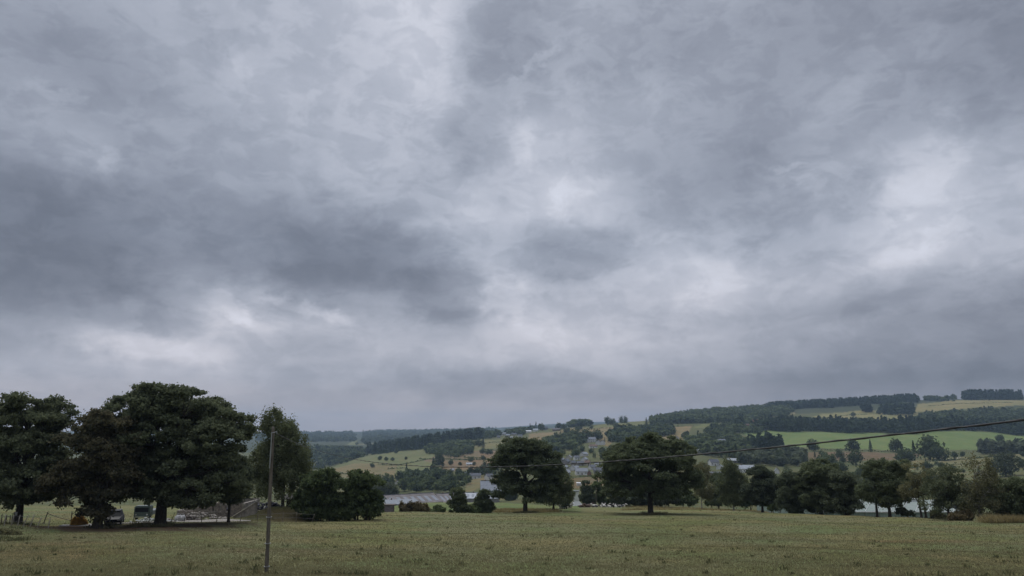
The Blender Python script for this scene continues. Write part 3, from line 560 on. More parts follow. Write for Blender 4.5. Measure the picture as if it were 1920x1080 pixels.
# ------------------------------------------------------------------ tree templates for the valley
def template(kind, seed, detail):
    rng = np.random.RandomState(seed)
    if kind == 'conifer':
        P, O = [], []; n = int(9+detail*.02); h = 1.0
        m = int(detail); z = rng.rand(m)**.8; th = rng.rand(m)*2*math.pi; r = .20*(1-z)*(.55+.45*np.abs(np.sin(z*22)))*rng.uniform(.7, 1.1, m)+.006
        P = np.stack([r*np.cos(th), r*np.sin(th), .05+.95*z], 1); O = np.stack([np.cos(th), np.sin(th), .2+0*z], 1)
        size = .95/math.sqrt(detail)
        return leaves(P, O, size, rng, 1.6, .3)
    if kind == 'round': lo = [((0, 0, .62), (.34, .34, .32)), ((.13, .1, .5), (.26, .26, .24)), ((-.15, -.06, .52), (.25, .25, .24)), ((.02, -.12, .4), (.3, .28, .18)), ((-.05, .1, .76), (.2, .2, .18))]
    if kind == 'tall': lo = [((0, 0, .7), (.17, .17, .28)), ((.05, .04, .45), (.2, .2, .25)), ((-.06, -.03, .4), (.19, .19, .25)), ((0, 0, .25), (.16, .16, .18))]
    if kind == 'wide': lo = [((.15, 0, .6), (.34, .3, .26)), ((-.2, .1, .55), (.32, .3, .26)), ((0, -.15, .42), (.42, .34, .24)), ((.05, .1, .75), (.24, .24, .2))]
    P, O, K = cloud0(lo, rng, .085, 16, .10, .8, .8, .2)
    if len(P) > detail: k = rng.choice(len(P), int(detail), replace=False); P = P[k]; O = O[k]
    return leaves(P, O, 3.5/math.sqrt(detail)*(.62 if kind != 'tall' else .45), rng, 1.3, .5)
def trunk_mesh(kind):
    mb = MB(); mb.tube([(0, 0, -.08), (0, 0, .1), (.01, 0, .3), (.0, .01, .6)], [.035, .024, .02, .01], 6)
    if kind != 'conifer':
        for q in range(5):
            a = q*1.3; mb.tube([(.01, 0, .25), (.1*math.cos(a), .1*math.sin(a), .42), (.2*math.cos(a), .2*math.sin(a), .6)], [.013, .009, .004], 4)
    me = bpy.data.meshes.new('trunk'); me.from_pydata(mb.v, [], mb.f); me.materials.append(BARK); return me
TRUNKS = {k: trunk_mesh(k) for k in ('round', 'conifer')}
TPL = {}
def tpl_mesh(kind, lf, det, seed):
    key = (kind, lf.name, det, seed)
    if key not in TPL:
        v, f, t = template(kind, seed, det); TPL[key] = raw_mesh('crown', v, f, lf, t)
    return TPL[key]
RNG = random.Random(99)
def far_tree(px, py, h, kind, label, group, lf=LF_FAR, y0=260, y1=4000, name=None, Y=None, cat='tree'):
    """one valley tree as its own thing: base at picture point (px, py) on the ground, h pixels tall"""
    p = G(px, Y) if Y else hit(px, py, y0, y1); hm = h*p.y/F*1.0
    det = 2200 if p.y < 700 else 700
    if kind != 'conifer': hm *= 1.16; p = p-Vector((0, 0, .17*hm))
    root = empty(name or {'conifer': 'spruce_tree', 'tall': 'poplar_tree'}.get(kind, 'valley_tree'), p); root.rotation_euler.z = RNG.uniform(0, 6.28)
    tag(root, label, cat, group); me = tpl_mesh(kind, lf, det, RNG.randint(0, 3))
    c = obj('crown', me, root); t = obj('trunk', TRUNKS['conifer' if kind == 'conifer' else 'round'], root)
    w = RNG.uniform(.9, 1.15); root.scale = (hm*w, hm*w, hm); return root
HS = [
(1108,829,17,9,'white villa with wide balcony high on the slope, upper of the villas','white','grey',.15),
(1122,834,8,8,'small white gabled house, left one of a matching pair beside the villa','white','slate',1.3),
(1130,834,7,8,'small white gabled house, right one of a matching pair beside the villa','white','slate',1.3),
(1112,840,14,6,'low white house below the villa','white','brown',.1),
(1095,855,12,8,'house with steep white gable in the trees above the hamlet','white','grey',.6),
(1053,868,10,11,'narrow grey house at the left end of the hamlet','grey','grey',1.0),
(1062,870,12,10,'steep-roofed grey house near the left end of the hamlet','grey','slate',.8),
(1074,872,10,9,'grey-roofed house in the middle back of the hamlet','cream','slate',.4),
(1088,873,14,9,'wide slate-roofed house at the back of the hamlet','grey','slate',.1),
(1102,872,11,9,'brown-roofed house at the back right of the hamlet','cream','brown',-.3),
(1058,880,11,9,'white house low on the left of the hamlet','white','grey',.7),
(1073,882,9,11,'bright white gabled house in the centre of the hamlet','white','grey',1.4),
(1090,890,24,13,'long white farmhouse with big grey roof, front of the hamlet','white','grey',.08),
(1060,892,16,12,'big grey-roofed barn at the front left of the hamlet','grey','grey',.2),
(1105,893,7,12,'red-brick gable end joined to the front farmhouse','brick','slate',1.45),
(1123,888,22,12,'long slate-roofed row house right of the front farmhouse','grey','slate',-.05),
(1142,886,14,11,'grey-roofed house at the right end of the hamlet','cream','grey',-.2),
(1120,872,12,5,'row of white garages behind the slate-roofed row house','white','grey',0),
(1132,890,14,4,'low white wall-like annex at the right front of the hamlet','white','pale',-.1),
(944,816,9,5,'white farm building on the left hilltop, leftmost of the hilltop houses','white','grey',0),
(952,819,8,5,'small pale house beside the leftmost hilltop farm building','cream','grey',.3),
(964,817,9,5,'grey-roofed house left of the hilltop barns','cream','slate',0),
(935,821,6,4,'tiny grey house below the hilltop farm building','grey','slate',0),
(991,811,10,4,'long white barn on the hilltop, left one of two','white','white',0),
(1004,809,9,5,'white barn with pale roof on the hilltop, right one of two','white','pale',0),
(1022,806,10,6,'grey hilltop farmhouse right of the two white barns','grey','slate',0),
(1043,808,14,5,'long low brown shed on the hilltop','brown','rust',0),
(1214,790,8,4,'white house half hidden at the left end of the crest wood','white','pale',0),
(1268,826,9,8,'white-gabled house at the foot of the tan hill field','white','slate',1.2),
(1303,850,16,7,'pale-roofed bungalow right of the spreading oak','cream','pale',.05),
(1352,833,16,9,'cream house with balconies among trees on the slope','cream','grey',.1),
(1345,848,10,9,'grey stone house below the balcony house','grey','slate',.9),
(1378,846,16,6,'low grey-roofed house right of the stone house','grey','grey',0),
(1338,873,16,11,'white house with grey roof just above the long wall','white','slate',.2),
(1350,880,10,8,'small white gabled annex right of the white house','white','grey',1.2),
(1374,868,20,8,'long pale-roofed hall behind the birch','grey','pale',0),
(1345,890,28,5,'long dark flat shed below the white house','brown','slate',0),
(1399,886,30,13,'wide white house with pale hipped-looking roof, above the dark tree','white','pale',.05),
(1368,843,12,4,'white low building at the edge of the trees','white','white',0),
(1416,794,10,7,'red-brick farmhouse at the left end of the pale strip field','brick','red',.2),
(1402,800,9,5,'small pink-walled house below the red farmhouse','brick','brown',0),
(891,897,20,9,'white farmhouse with slate roof left of the big grey-roofed barn','white','slate',.05),
(917,899,12,10,'white house partly hidden behind the middle oak','white','slate',.5),
(872,891,8,6,'small pale house in the trees above the livestock shed','cream','slate',.2),
(848,884,7,5,'tiny white house at the foot of the brown field','white','grey',0),
(975,820,8,5,'small white house in the row under the left hilltop','white','slate',.2),
(958,823,6,4,'tiny pale-roofed hut under the left hilltop','cream','pale',0),
(1021,843,8,6,'white house at the lower edge of the tan hilltop field','white','grey',.4),
(1166,866,8,6,'pale house on the slope left of the spreading oak top','cream','brown',.1),
(1290,868,9,6,'white house low on the slope just right of the spreading oak','white','slate',-.2),
(744,911,9,7,'tiny white gabled house among the valley trees','white','grey',1.3),
(723,911,5,4,'tiny white hut in the valley trees, left of the white gabled house','white','grey',.5),
(880,872,10,4,'white roofs just below the brown field','white','pale',0),
(1457,888,6,10,'narrow white gable end behind the dark tree','white','grey',1.4),
(1067,861,9,8,'grey house with pale gable, uppermost at the left of the hamlet','cream','grey',1.2),
(1081,862,11,8,'slate-roofed house between trees at the top of the hamlet','white','slate',.2),
(1096,865,10,8,'small white house above the back row of the hamlet','white','grey',.9),
(1047,876,10,10,'grey roof peeping out beside the middle oak at the left of the hamlet','grey','grey',.3),
(1110,880,12,9,'white-walled house between the farmhouse and the slate row house','white','slate',.3),
(1080,881,10,8,'low grey house directly above the long white farmhouse','grey','grey',0),
(1135,878,11,8,'white house with brown roof at the upper right of the hamlet','white','brown',.2),
(1150,884,10,8,'last white house of the hamlet beside the spreading oak','white','slate',-.4),
(1142,866,10,7,'small cream house on the meadow above the hamlet','cream','grey',.5),
(1066,884,8,8,'narrow white gable in the left front of the hamlet','white','slate',1.4),
(1160,875,10,8,'cream house hidden at the left side of the spreading oak','cream','slate',0),
]
# woods: far-off masses
LOD = {}
def wood(label, poly, y0, y1, hgt, mix, step, lf=LF_FAR, det=46, seed=1, name='wood'):
    rng = np.random.RandomState(seed)
    xs = [p[0] for p in poly]; ymin, ymax = y0, y1
    sx0, sx1 = [(q-960)/F/1.02 for q in (min(xs), max(xs))]
    n = int((sx1-sx0)*(y1**2-y0**2)/2/step**2); Y = np.sqrt(rng.uniform(y0**2, y1**2, n)); X = rng.uniform(sx0, sx1, n)*Y; Z = H(X, Y)
    pj, pk = pxof(X, Y, Z), rowof(X, Y, Z); jt = np.sin(X*.05+seed)*2.5+np.sin(Y*.031)*2+rng.normal(size=n)*1.2; k = in_poly(pj+jt, pk+jt*.35, poly); X, Y, Z = X[k], Y[k], Z[k]
    Vs, Fs, Ts = [], [], []; off = 0
    P1, P2 = pxof(X, Y, Z), rowof(X, Y, Z); kp = np.ones(len(X), bool)
    for hh in HS: kp &= ~((np.abs(P1-hh[0]) < hh[2]/2+3) & (P2 > hh[1]-2) & (P2 < hh[1]+9))
    X, Y, Z = X[kp], Y[kp], Z[kp]
    which = rng.rand(len(X)) < mix
    for kd in ('conifer', 'round'):
        sel = which if kd == 'conifer' else ~which
        idx = np.where(sel)[0]
        for var in range(3):
            ids = idx[var::3]
            if not len(ids): continue
            kk_ = (kd, det, var)
            if kk_ not in LOD: LOD[kk_] = template(kd, 100+var, det)
            v, f, t = LOD[kk_]; m = len(ids)
            h = hgt*np.where(rng.rand(m) < .07, 1.4, rng.uniform(.55, 1.15, m))*(1.0 if kd == 'conifer' else .9); w = h*rng.uniform(.9, 1.25, m)*(1.25 if kd == 'conifer' else 1); a = rng.rand(m)*6.28
            ca_, sa_ = np.cos(a)[:, None], np.sin(a)[:, None]
            vx = (v[None, :, 0]*ca_-v[None, :, 1]*sa_)*w[:, None]+X[ids][:, None]; vy = (v[None, :, 0]*sa_+v[None, :, 1]*ca_)*w[:, None]+Y[ids][:, None]; vz = v[None, :, 2]*h[:, None]+Z[ids][:, None]-.3
            Vs.append(np.stack([vx, vy, vz], -1).reshape(-1, 3)); Fs.append((f[None]+(np.arange(m)*len(v))[:, None, None]).reshape(-1, 4)+off); off += m*len(v)
            Ts.append((t[None]+(rng.normal(size=m)*.33)[:, None]).ravel())
    if not Vs: print('EMPTY WOOD', label); return
    print('wood', label[:40], len(X))
    o = obj(name, raw_mesh(name, np.concatenate(Vs), np.concatenate(Fs), lf, np.concatenate(Ts))); tag(o, label, 'woodland', kind='stuff'); return o
wood('dark conifer wood along the skyline ridge above the pale right-hand field', [(1440,770),(1470,768),(1560,764),(1640,758),(1728,754),(1728,744),(1560,750),(1440,758)], 2350, 3000, 19, .7, 8.5, LF_CONIFER, seed=1)
wood('flat-topped conifer plantation on the skyline at the far right', [(1806,750),(1925,750),(1925,742),(1806,742)], 2500, 3000, 27, .9, 8, LF_CONIFER, seed=2)
wood('thin line of trees on the skyline between ridge wood and plantation', [(1736,753),(1804,750),(1804,747),(1736,749)], 2500, 2900, 14, .1, 12, LF_FAR, seed=3)
wood('square plantation block in the pale right-hand field', [(1654,779),(1716,777),(1712,769),(1656,770)], 2000, 2700, 22, .8, 8, LF_CONIFER, seed=4)
wood('tiny plantation left of the square block in the pale field', [(1621,774),(1638,774),(1638,770),(1621,770)], 2000, 2700, 22, .9, 7, LF_CONIFER, seed=5)
wood('dark conifer belt along the top of the bright green field', [(1378,807),(1500,810),(1700,813),(1800,807),(1860,811),(1925,819),(1925,806),(1820,797),(1700,799),(1500,798),(1380,799)], 1560, 1950, 19, .85, 7.5, LF_CONIFER, seed=6)
wood('mixed wood on the slope above the conifer belt', [(1385,799),(1500,800),(1700,800),(1925,806),(1925,772),(1840,772),(1740,780),(1700,795),(1560,797),(1480,790),(1385,792)], 1700, 2400, 14, .25, 8.5, LF_FAR, seed=7)
wood('long wood on the crest of the centre-right hill', [(1208,800),(1222,790),(1262,782),(1340,772),(1480,766),(1490,776),(1400,790),(1330,797),(1260,801)], 1900, 3000, 15, .2, 9.5, LF_FAR, seed=8)
wood('rounded wood on the slope below the hilltop, right of the white barns', [(1138,829),(1180,831),(1215,822),(1264,815),(1264,806),(1210,806),(1160,812),(1140,820)], 1150, 2100, 14, .1, 8, LF_FAR, seed=9)
wood('leafy wood above the houses right of the spreading oak', [(1272,850),(1400,862),(1410,840),(1370,820),(1340,816),(1295,832)], 850, 1600, 13, .25, 8, LF_FAR, seed=10)
wood('tree strip below the crest left of the bright green field', [(1330,812),(1420,812),(1500,800),(1480,792),(1350,800)], 1500, 2200, 13, .2, 9, LF_FAR, seed=11)
wood('pointed conifer block below the left end of the bright green field', [(1400,846),(1470,850),(1466,840),(1410,838)], 900, 1500, 20, .95, 7, LF_CONIFER, seed=12)
wood('dark wood beside the brown field below the bright green field', [(1380,872),(1500,876),(1512,866),(1500,852),(1470,850),(1400,856)], 700, 1200, 12, .1, 8, LF_DARK, seed=13)
wood('copse at the right edge below the bright green field', [(1836,853),(1925,850),(1925,843),(1840,843)], 850, 1300, 15, .3, 8, LF_DARK, seed=14)
wood('diagonal conifer belt behind the pale spur field on the left', [(688,853),(760,846),(830,834),(905,822),(905,815),(860,818),(790,830),(720,842),(688,846)], 1650, 2600, 21, .95, 9, LF_CONIFER, seed=15)
wood('rounded wood at the top of the pale spur field', [(795,851),(850,858),(888,846),(884,836),(850,834),(800,842)], 1250, 2000, 12, .1, 10.5, LF_FAR, seed=16)
wood('wooded valley side behind the left end of the spur field', [(560,905),(612,880),(690,851),(690,846),(620,842),(560,845)], 1600, 2900, 15, .2, 13, LF_FAR, seed=17)
wood('forest on the far left ridge above the valley', [(480,835),(560,832),(668,828),(662,814),(560,814),(480,816)], 3600, 6600, 22, .5, 26, LF_FAR, det=34, seed=18)
wood('forest on the far ridge behind the diagonal conifer belt', [(680,834),(760,830),(850,822),(930,812),(930,806),(700,810),(680,815)], 3400, 6900, 22, .5, 27, LF_FAR, det=34, seed=19)
wood('trees filling the valley floor beyond the grey sheds', [(690,930),(700,905),(760,895),(830,890),(900,886),(940,890),(935,905),(880,905),(850,925),(800,925),(740,928)], 560, 1150, 11, .15, 12, LF_FAR, det=150, seed=20)
wood('thick trees on the slope left of the hamlet', [(1002,842),(1030,850),(1075,845),(1092,838),(1094,824),(1090,820),(1040,830),(1010,836)], 1100, 1900, 14, .15, 8.5, LF_FAR, seed=21)
wood('hedges and trees along the far left hilltop', [(905,826),(960,820),(1000,812),(1000,806),(940,810),(905,815)], 1900, 2600, 13, .3, 11, LF_FAR, seed=22)
wood('block of round trees on the crest above the hamlet', [(1064,802),(1108,801),(1108,797),(1064,798)], 1950, 2400, 17, 0, 9, LF_FAR, seed=23)
# skyline and hedge trees that stand alone
IND = [  # px, base py, height px, kind, label
(897,838,16,'round','small tree right of the rounded wood, beside the cypress'),(906,841,20,'conifer','lone dark cypress standing in the field right of the rounded wood'),
(882,852,13,'round','single dark tree on the brown field edge'),(823,872,32,'tall','tallest pair-like poplar above the valley trees'),(812,880,22,'conifer','dark spruce left of the tall poplar'),(830,880,20,'conifer','dark spruce right of the tall poplar'),
(762,886,18,'conifer','pair of spruces left of the poplar, on the lower spur'),(743,850,10,'round','lone round tree on the upper edge of the spur field'),
(712,863,9,'round','left one of a few bushes in the middle of the spur field'),(724,864,8,'round','middle bush of the few in the spur field'),(736,864,7,'round','lone bush right of the few in the spur field'),(761,862,6,'round','small bush by the lower hedge of the spur field'),(698,877,9,'round','bushy tree by the lower edge of the spur field'),
(968,812,9,'round','round tree beside the leftmost hilltop barn'),(994,808,14,'conifer','dark pointed tree above the white hilltop barns'),(1005,808,17,'conifer','taller pointed tree right of its pointed neighbour on the hilltop'),(1015,807,14,'round','round tree right of the pointed hilltop trees'),(1048,806,14,'round','broad tree over the long brown hilltop shed'),(1058,806,12,'round','tree at the right end of the long brown hilltop shed'),
(1140,797,16,'round','left tree of a group on the crest above the slope field'),(1148,797,13,'round','right tree of a group on the crest above the slope field'),(1165,793,14,'tall','left one of two slim trees on the crest'),(1173,793,14,'tall','right one of two slim trees on the crest'),
(1080,826,24,'round','broad tree on the slope above the villas'),(1100,828,26,'round','big dark tree on the slope left of the villas'),(1120,826,22,'round','dark tree right behind the villas'),(1145,848,14,'round','small tree on the meadow right of the villas'),(1108,850,10,'round','little round tree below the villas'),
(1212,797,14,'conifer','tree at the left end of the crest wood'),(1240,791,12,'round','tree sticking out of the crest wood'),
(1525,846,24,'round','tree standing at the lower left edge of the bright green field'),(1600,848,26,'round','dark tree at the middle of the green field edge'),(1604,872,30,'round','large tree below the middle of the green field edge'),(1633,848,23,'conifer','pointed tree at the green field edge left of the pair'),(1680,848,27,'round','rounded tree at the green field edge, middle right'),(1546,872,24,'round','browning tree in the brown field below the green field'),
(1745,862,48,'round','tallest dark tree below the right half of the green field'),(1715,862,34,'conifer','dark tree just left of the tallest one below the green field'),(1698,870,32,'round','wide pale-leaved tree in the group left of the tallest one'),(1762,864,30,'wide','tree leaning on the right of the tallest one'),(1790,858,12,'round','low round tree by the cattle field'),(1805,856,10,'round','small round tree right of the low one by the cattle field'),
(1770,892,12,'round','bush in the meadow below the cattle, on the left'),(1782,892,9,'round','bush in the meadow below the cattle, on the right'),(1738,880,16,'round','dark bush beside the little grey hut'),
(1875,828,14,'round','round tree on top of the copse at the right edge'),(1748,750,9,'round','single tree on the skyline left of the plantation'),(1788,748,11,'round','taller single tree on the skyline next to the plantation'),(1600,781,9,'round','lone reddish tree in the pale right-hand field'),(1648,777,10,'round','round tree between the two plantation blocks'),
(1480,772,9,'round','round tree at the end of the pale strip field'),(1553,762,10,'round','tall tree in the gap of the ridge wood'),(1120,912,16,'conifer','spruce behind the thicket right of the white tower')]
for (px, py, h, kd, lab) in IND: far_tree(px, py, h, kd, lab, None, LF_CONIFER if kd == 'conifer' else LF_FAR, 420 if py > 870 else 700, 3200)
far_tree(1886, 893, 50, 'wide', 'big dark round tree alone in the meadow at the right edge', None, LF_DARK, 450, 900, name='round_tree')
# village trees: copies
GV = 'leafy trees among the village houses'
vr = random.Random(4)
MARKS = [(1108,829,'the white balcony villa'),(1090,890,'the long white farmhouse'),(1060,892,'the grey-roofed front barn'),(1123,888,'the slate row house'),(1088,873,'the back row of the hamlet'),(1053,868,'the left end of the hamlet'),
 (1303,850,'the pale-roofed bungalow'),(1338,873,'the white house above the long dark shed'),(1399,886,'the wide white house'),(1430,890,'the short-trunked dark tree'),(1488,885,'the left end of the dark clump'),(1540,868,'the top of the dark clump'),(1590,885,'the right end of the dark clump'),
 (1660,870,'the touching pair of trees'),(1731,880,'the leaning sparse tree'),(1780,885,'the fan-branched tree'),(1838,860,'the drying birch'),(1376,870,'the narrow tall birch'),(891,897,'the white farmhouse by the big barn'),(906,841,'the lone cypress'),(921,890,'the big grey-roofed barn'),
 (744,911,'the tiny white gabled house'),(722,940,'the small field shelter'),(700,895,'the top of the twin bushes'),(985,900,'the middle oak'),(1040,900,'the grey-green bushy tree'),(823,850,'the tall poplar'),(690,851,'the left end of the diagonal belt'),(640,838,'the notch in the far ridge'),(800,830,'the middle of the diagonal belt'),(1685,885,'the little grey hut')]
USED = {}
def where(px, py, h, kind, stem):
    d, mx, my, nm = min((math.hypot(px-a, (py-h/2-b)*1.6), a, b, n_) for a, b, n_ in MARKS)
    dx, dy = px-mx, (py-h/2)-my
    side = ('left of' if dx < 0 else 'right of') if abs(dx) > abs(dy)*1.3 else ('above' if dy < 0 else 'below')
    dist = 'just' if d < 14 else ('a little' if d < 30 else ('some way' if d < 55 else 'far'))
    sz = 'small' if h < 11 else ('mid-sized' if h < 20 else 'tall')
    kd = {'round': 'round', 'wide': 'broad', 'tall': 'slim', 'conifer': 'pointed'}[kind]
    a = '%s %s %s %s %s %s' % (sz, kd, stem, dist, side, nm); b = '%s %s %s, %s and %s %s' % (sz, kd, stem, side.split()[0], 'higher than' if dy < 0 else 'lower than', nm)
    for lab in (a, b):
        if lab not in USED and len(lab.split()) <= 16: USED[lab] = 1; return lab
    return None
def scatter(n, poly, hrange, kinds, label, group, lf, y0, y1):
    xs = [p[0] for p in poly]; ys = [p[1] for p in poly]; c = 0; t = 0
    while c < n and t < 3000:
        t += 1; px, py = vr.uniform(min(xs), max(xs)), vr.uniform(min(ys), max(ys))
        if not in_poly(np.array([px]), np.array([py]), poly)[0]: continue
        hh_ = vr.uniform(*hrange)
        if any(abs(px-h[0]) < h[2]/2+hh_*.3 and py > h[1]-2 and py-hh_ < h[1]-1 for h in HS) and vr.random() < .85: continue
        kd_ = vr.choice(kinds); lb_ = where(px, py, hh_, kd_, 'pale tree' if lf is LF_FARPALE else 'dark tree')
        if not lb_: continue
        far_tree(px, py, hh_, kd_, lb_, group, lf, y0, y1); c += 1
scatter(26, [(1000,905),(1010,850),(1050,842),(1120,842),(1165,855),(1185,892),(1130,893),(1060,897)], (8, 17), ['round', 'round', 'tall', 'conifer'], 'dark leafy tree between the houses of the hamlet', GV, LF_FAR, 600, 1400)
scatter(36, [(1310,930),(1320,870),(1400,862),(1500,880),(1560,872),(1700,880),(1720,915),(1560,935),(1400,935)], (16, 34), ['round', 'wide', 'tall'], 'valley tree rising behind the row of near trees', 'valley trees behind the right row', LF_FAR, 380, 900)
scatter(14, [(1440,905),(1700,900),(1860,930),(1900,950),(1500,950)], (26, 42), ['round', 'wide'], 'pale leafy tree in the hollow below the pasture', 'trees in the hollow', LF_FARPALE, 330, 560)
scatter(16, [(860,905),(860,885),(945,870),(945,890)], (10, 20), ['round', 'tall', 'conifer'], 'tree on the slope above the pale farmhouse', 'trees above the farmhouse', LF_FAR, 600, 1100)
scatter(12, [(700,925),(690,905),(735,905),(740,930)], (16, 28), ['round', 'wide'], 'valley tree just right of the twin bushes', 'trees behind the small shed', LF_FARPALE, 420, 700)
scatter(10, [(930,940),(935,925),(1060,925),(1060,940)], (14, 24), ['round', 'wide'], 'leafy tree at the valley edge behind the middle oak', 'trees behind the middle oak', LF_FAR, 330, 520)
scatter(14, [(590,845),(900,826),(900,838),(610,852)], (5, 9), ['round'], 'tiny tree dotted in the far valley fields', 'far valley dots', LF_FAR, 3000, 4500)
scatter(26, [(930,822),(1000,812),(1060,806),(1130,800),(1180,800),(1130,850),(1060,850),(985,835),(930,850)], (6, 13), ['round', 'wide', 'conifer'], '', 'scattered trees on the centre hill', LF_FAR, 900, 2400)
scatter(20, [(1230,845),(1290,800),(1380,800),(1400,860),(1300,868)], (8, 15), ['round', 'tall', 'wide'], '', 'scattered trees right of the spreading oak', LF_FAR, 700, 2300)
scatter(26, [(1500,850),(1740,850),(1925,845),(1925,895),(1700,900),(1500,875)], (7, 17), ['round', 'wide', 'round', 'conifer'], '', 'scattered trees below the bright green field', LF_FAR, 450, 1400)
scatter(14, [(830,880),(860,845),(950,842),(945,880)], (6, 12), ['round', 'wide'], '', 'scattered trees on the brown field', LF_FAR, 800, 2000)
# hedges in the far fields
def hedge(pts, h, label, y0=700, y1=2600, lf=LF_FAR):
    rng = np.random.RandomState(len(label)); Ps = []
    W3 = [hit(a, b, y0, y1) for a, b in pts]
    for a, b in zip(W3[:-1], W3[1:]):
        n = int((b-a).length*2.4); t = rng.rand(n); q = np.array(a)[None]*(1-t)[:, None]+np.array(b)[None]*t[:, None]
        q[:, 0] += rng.normal(size=n)*.9; q[:, 1] += rng.normal(size=n)*.9; q[:, 2] = H(q[:, 0], q[:, 1])+rng.rand(n)*h*(.6+.4*np.sin(t*30)); Ps.append(q)
    P = np.concatenate(Ps); base = Vector(P.mean(0)); v, f, t = leaves(P-np.array(base), rng.normal(size=P.shape)*.3, 1.5, rng, 1.3, .6)
    tag(obj('hedge', raw_mesh('hedge', v, f, lf, t), loc=base), label, 'hedge')
for pts, h, lab in (([(708,872),(745,873),(800,862)], 2.6, 'dark hedge curving up across the spur field'), ([(725,880),(760,878)], 2.4, 'short hedge low on the spur field'), ([(786,861),(830,861),(880,863),(930,862)], 2.6, 'long hedge between pale and brown fields'),
    ([(870,858),(905,860)], 2.2, 'short hedge in the brown field'), ([(905,843),(945,846)], 2.2, 'hedge right of the lone cypress'), ([(1410,842),(1600,845),(1740,850)], 3, 'hedge along the bottom of the bright green field'), ([(1740,866),(1830,860),(1920,850)], 2.4, 'hedge between the cattle field and the copse'),
    ([(1260,800),(1300,799)], 2.4, 'hedge across the tan hill field'), ([(1425,778),(1490,771)], 3, 'hedge along the pale strip field'), ([(870,896),(915,888)], 2.2, 'hedge above the pale farmhouse'), ([(1060,896),(1165,893)], 1.6, 'hedge on top of the brown field below the hamlet'),
    ([(985,832),(1020,826),(1050,822)], 2.6, 'hedge below the tan hilltop field'), ([(1040,812),(1100,806),(1160,801)], 2.6, 'hedge along the crest field'), ([(1690,880),(1760,872),(1830,870),(1920,862)], 2.6, 'hedge across the lower right meadow'), ([(1500,866),(1560,867),(1600,866)], 2.6, 'hedge below the brown field'), ([(1135,870),(1140,852),(1150,842)], 2.4, 'hedge climbing beside the meadow right of the villas'), ([(1520,785),(1600,778),(1650,776)], 2.6, 'thin hedge across the pale right-hand field'), ([(1740,762),(1800,757),(1900,755)], 2.6, 'hedge below the skyline plantation'), ([(850,842),(905,832),(950,828)], 2.6, 'hedge over the tan field right of the rounded wood'),
    ([(600,887),(660,890),(740,893)], 3, 'hedge along the foot of the spur field')): hedge(pts, h, lab)
# ------------------------------------------------------------------ houses
WALLS = {'white': mat('white_render', (.72, .72, .70), var=(.6, .6, .58), scale=.6), 'cream': mat('cream_render', (.55, .52, .45), var=(.45, .42, .36), scale=.6),
 'grey': mat('grey_stone', (.30, .29, .28), var=(.2, .19, .18), scale=1.5), 'brick': mat('red_brick', (.28, .16, .12), var=(.2, .12, .09), scale=2), 'brown': mat('brown_cladding', (.22, .15, .10), var=(.15, .1, .07), scale=1.5),
 'metal': mat('grey_cladding', (.42, .46, .47), var=(.34, .38, .39), scale=.3)}
ROOFS = {'slate': mat('slate_roof', (.12, .13, .15), var=(.08, .09, .105), scale=1.2), 'grey': mat('grey_roof', (.26, .28, .31), var=(.19, .21, .235), scale=1), 'pale': mat('pale_roof', (.42, .45, .48), var=(.32, .35, .38), scale=.5),
 'brown': mat('brown_roof', (.17, .11, .085), var=(.11, .075, .06), scale=1), 'red': mat('red_roof', (.28, .13, .09), var=(.2, .09, .07), scale=1), 'rust': mat('rusty_sheet_roof', (.20, .18, .18), var=(.12, .11, .105), scale=.35),
 'white': mat('white_sheet_roof', (.72, .74, .74), var=(.62, .64, .64), scale=.4)}
GLASS = mat('window_glass', (.03, .035, .04), rough=.15, spec=.6); FRAME = mat('window_frame_paint', (.65, .65, .63)); DOOR = mat('door_paint', (.12, .09, .07)); CHIM = mat('chimney_brick', (.25, .16, .12))
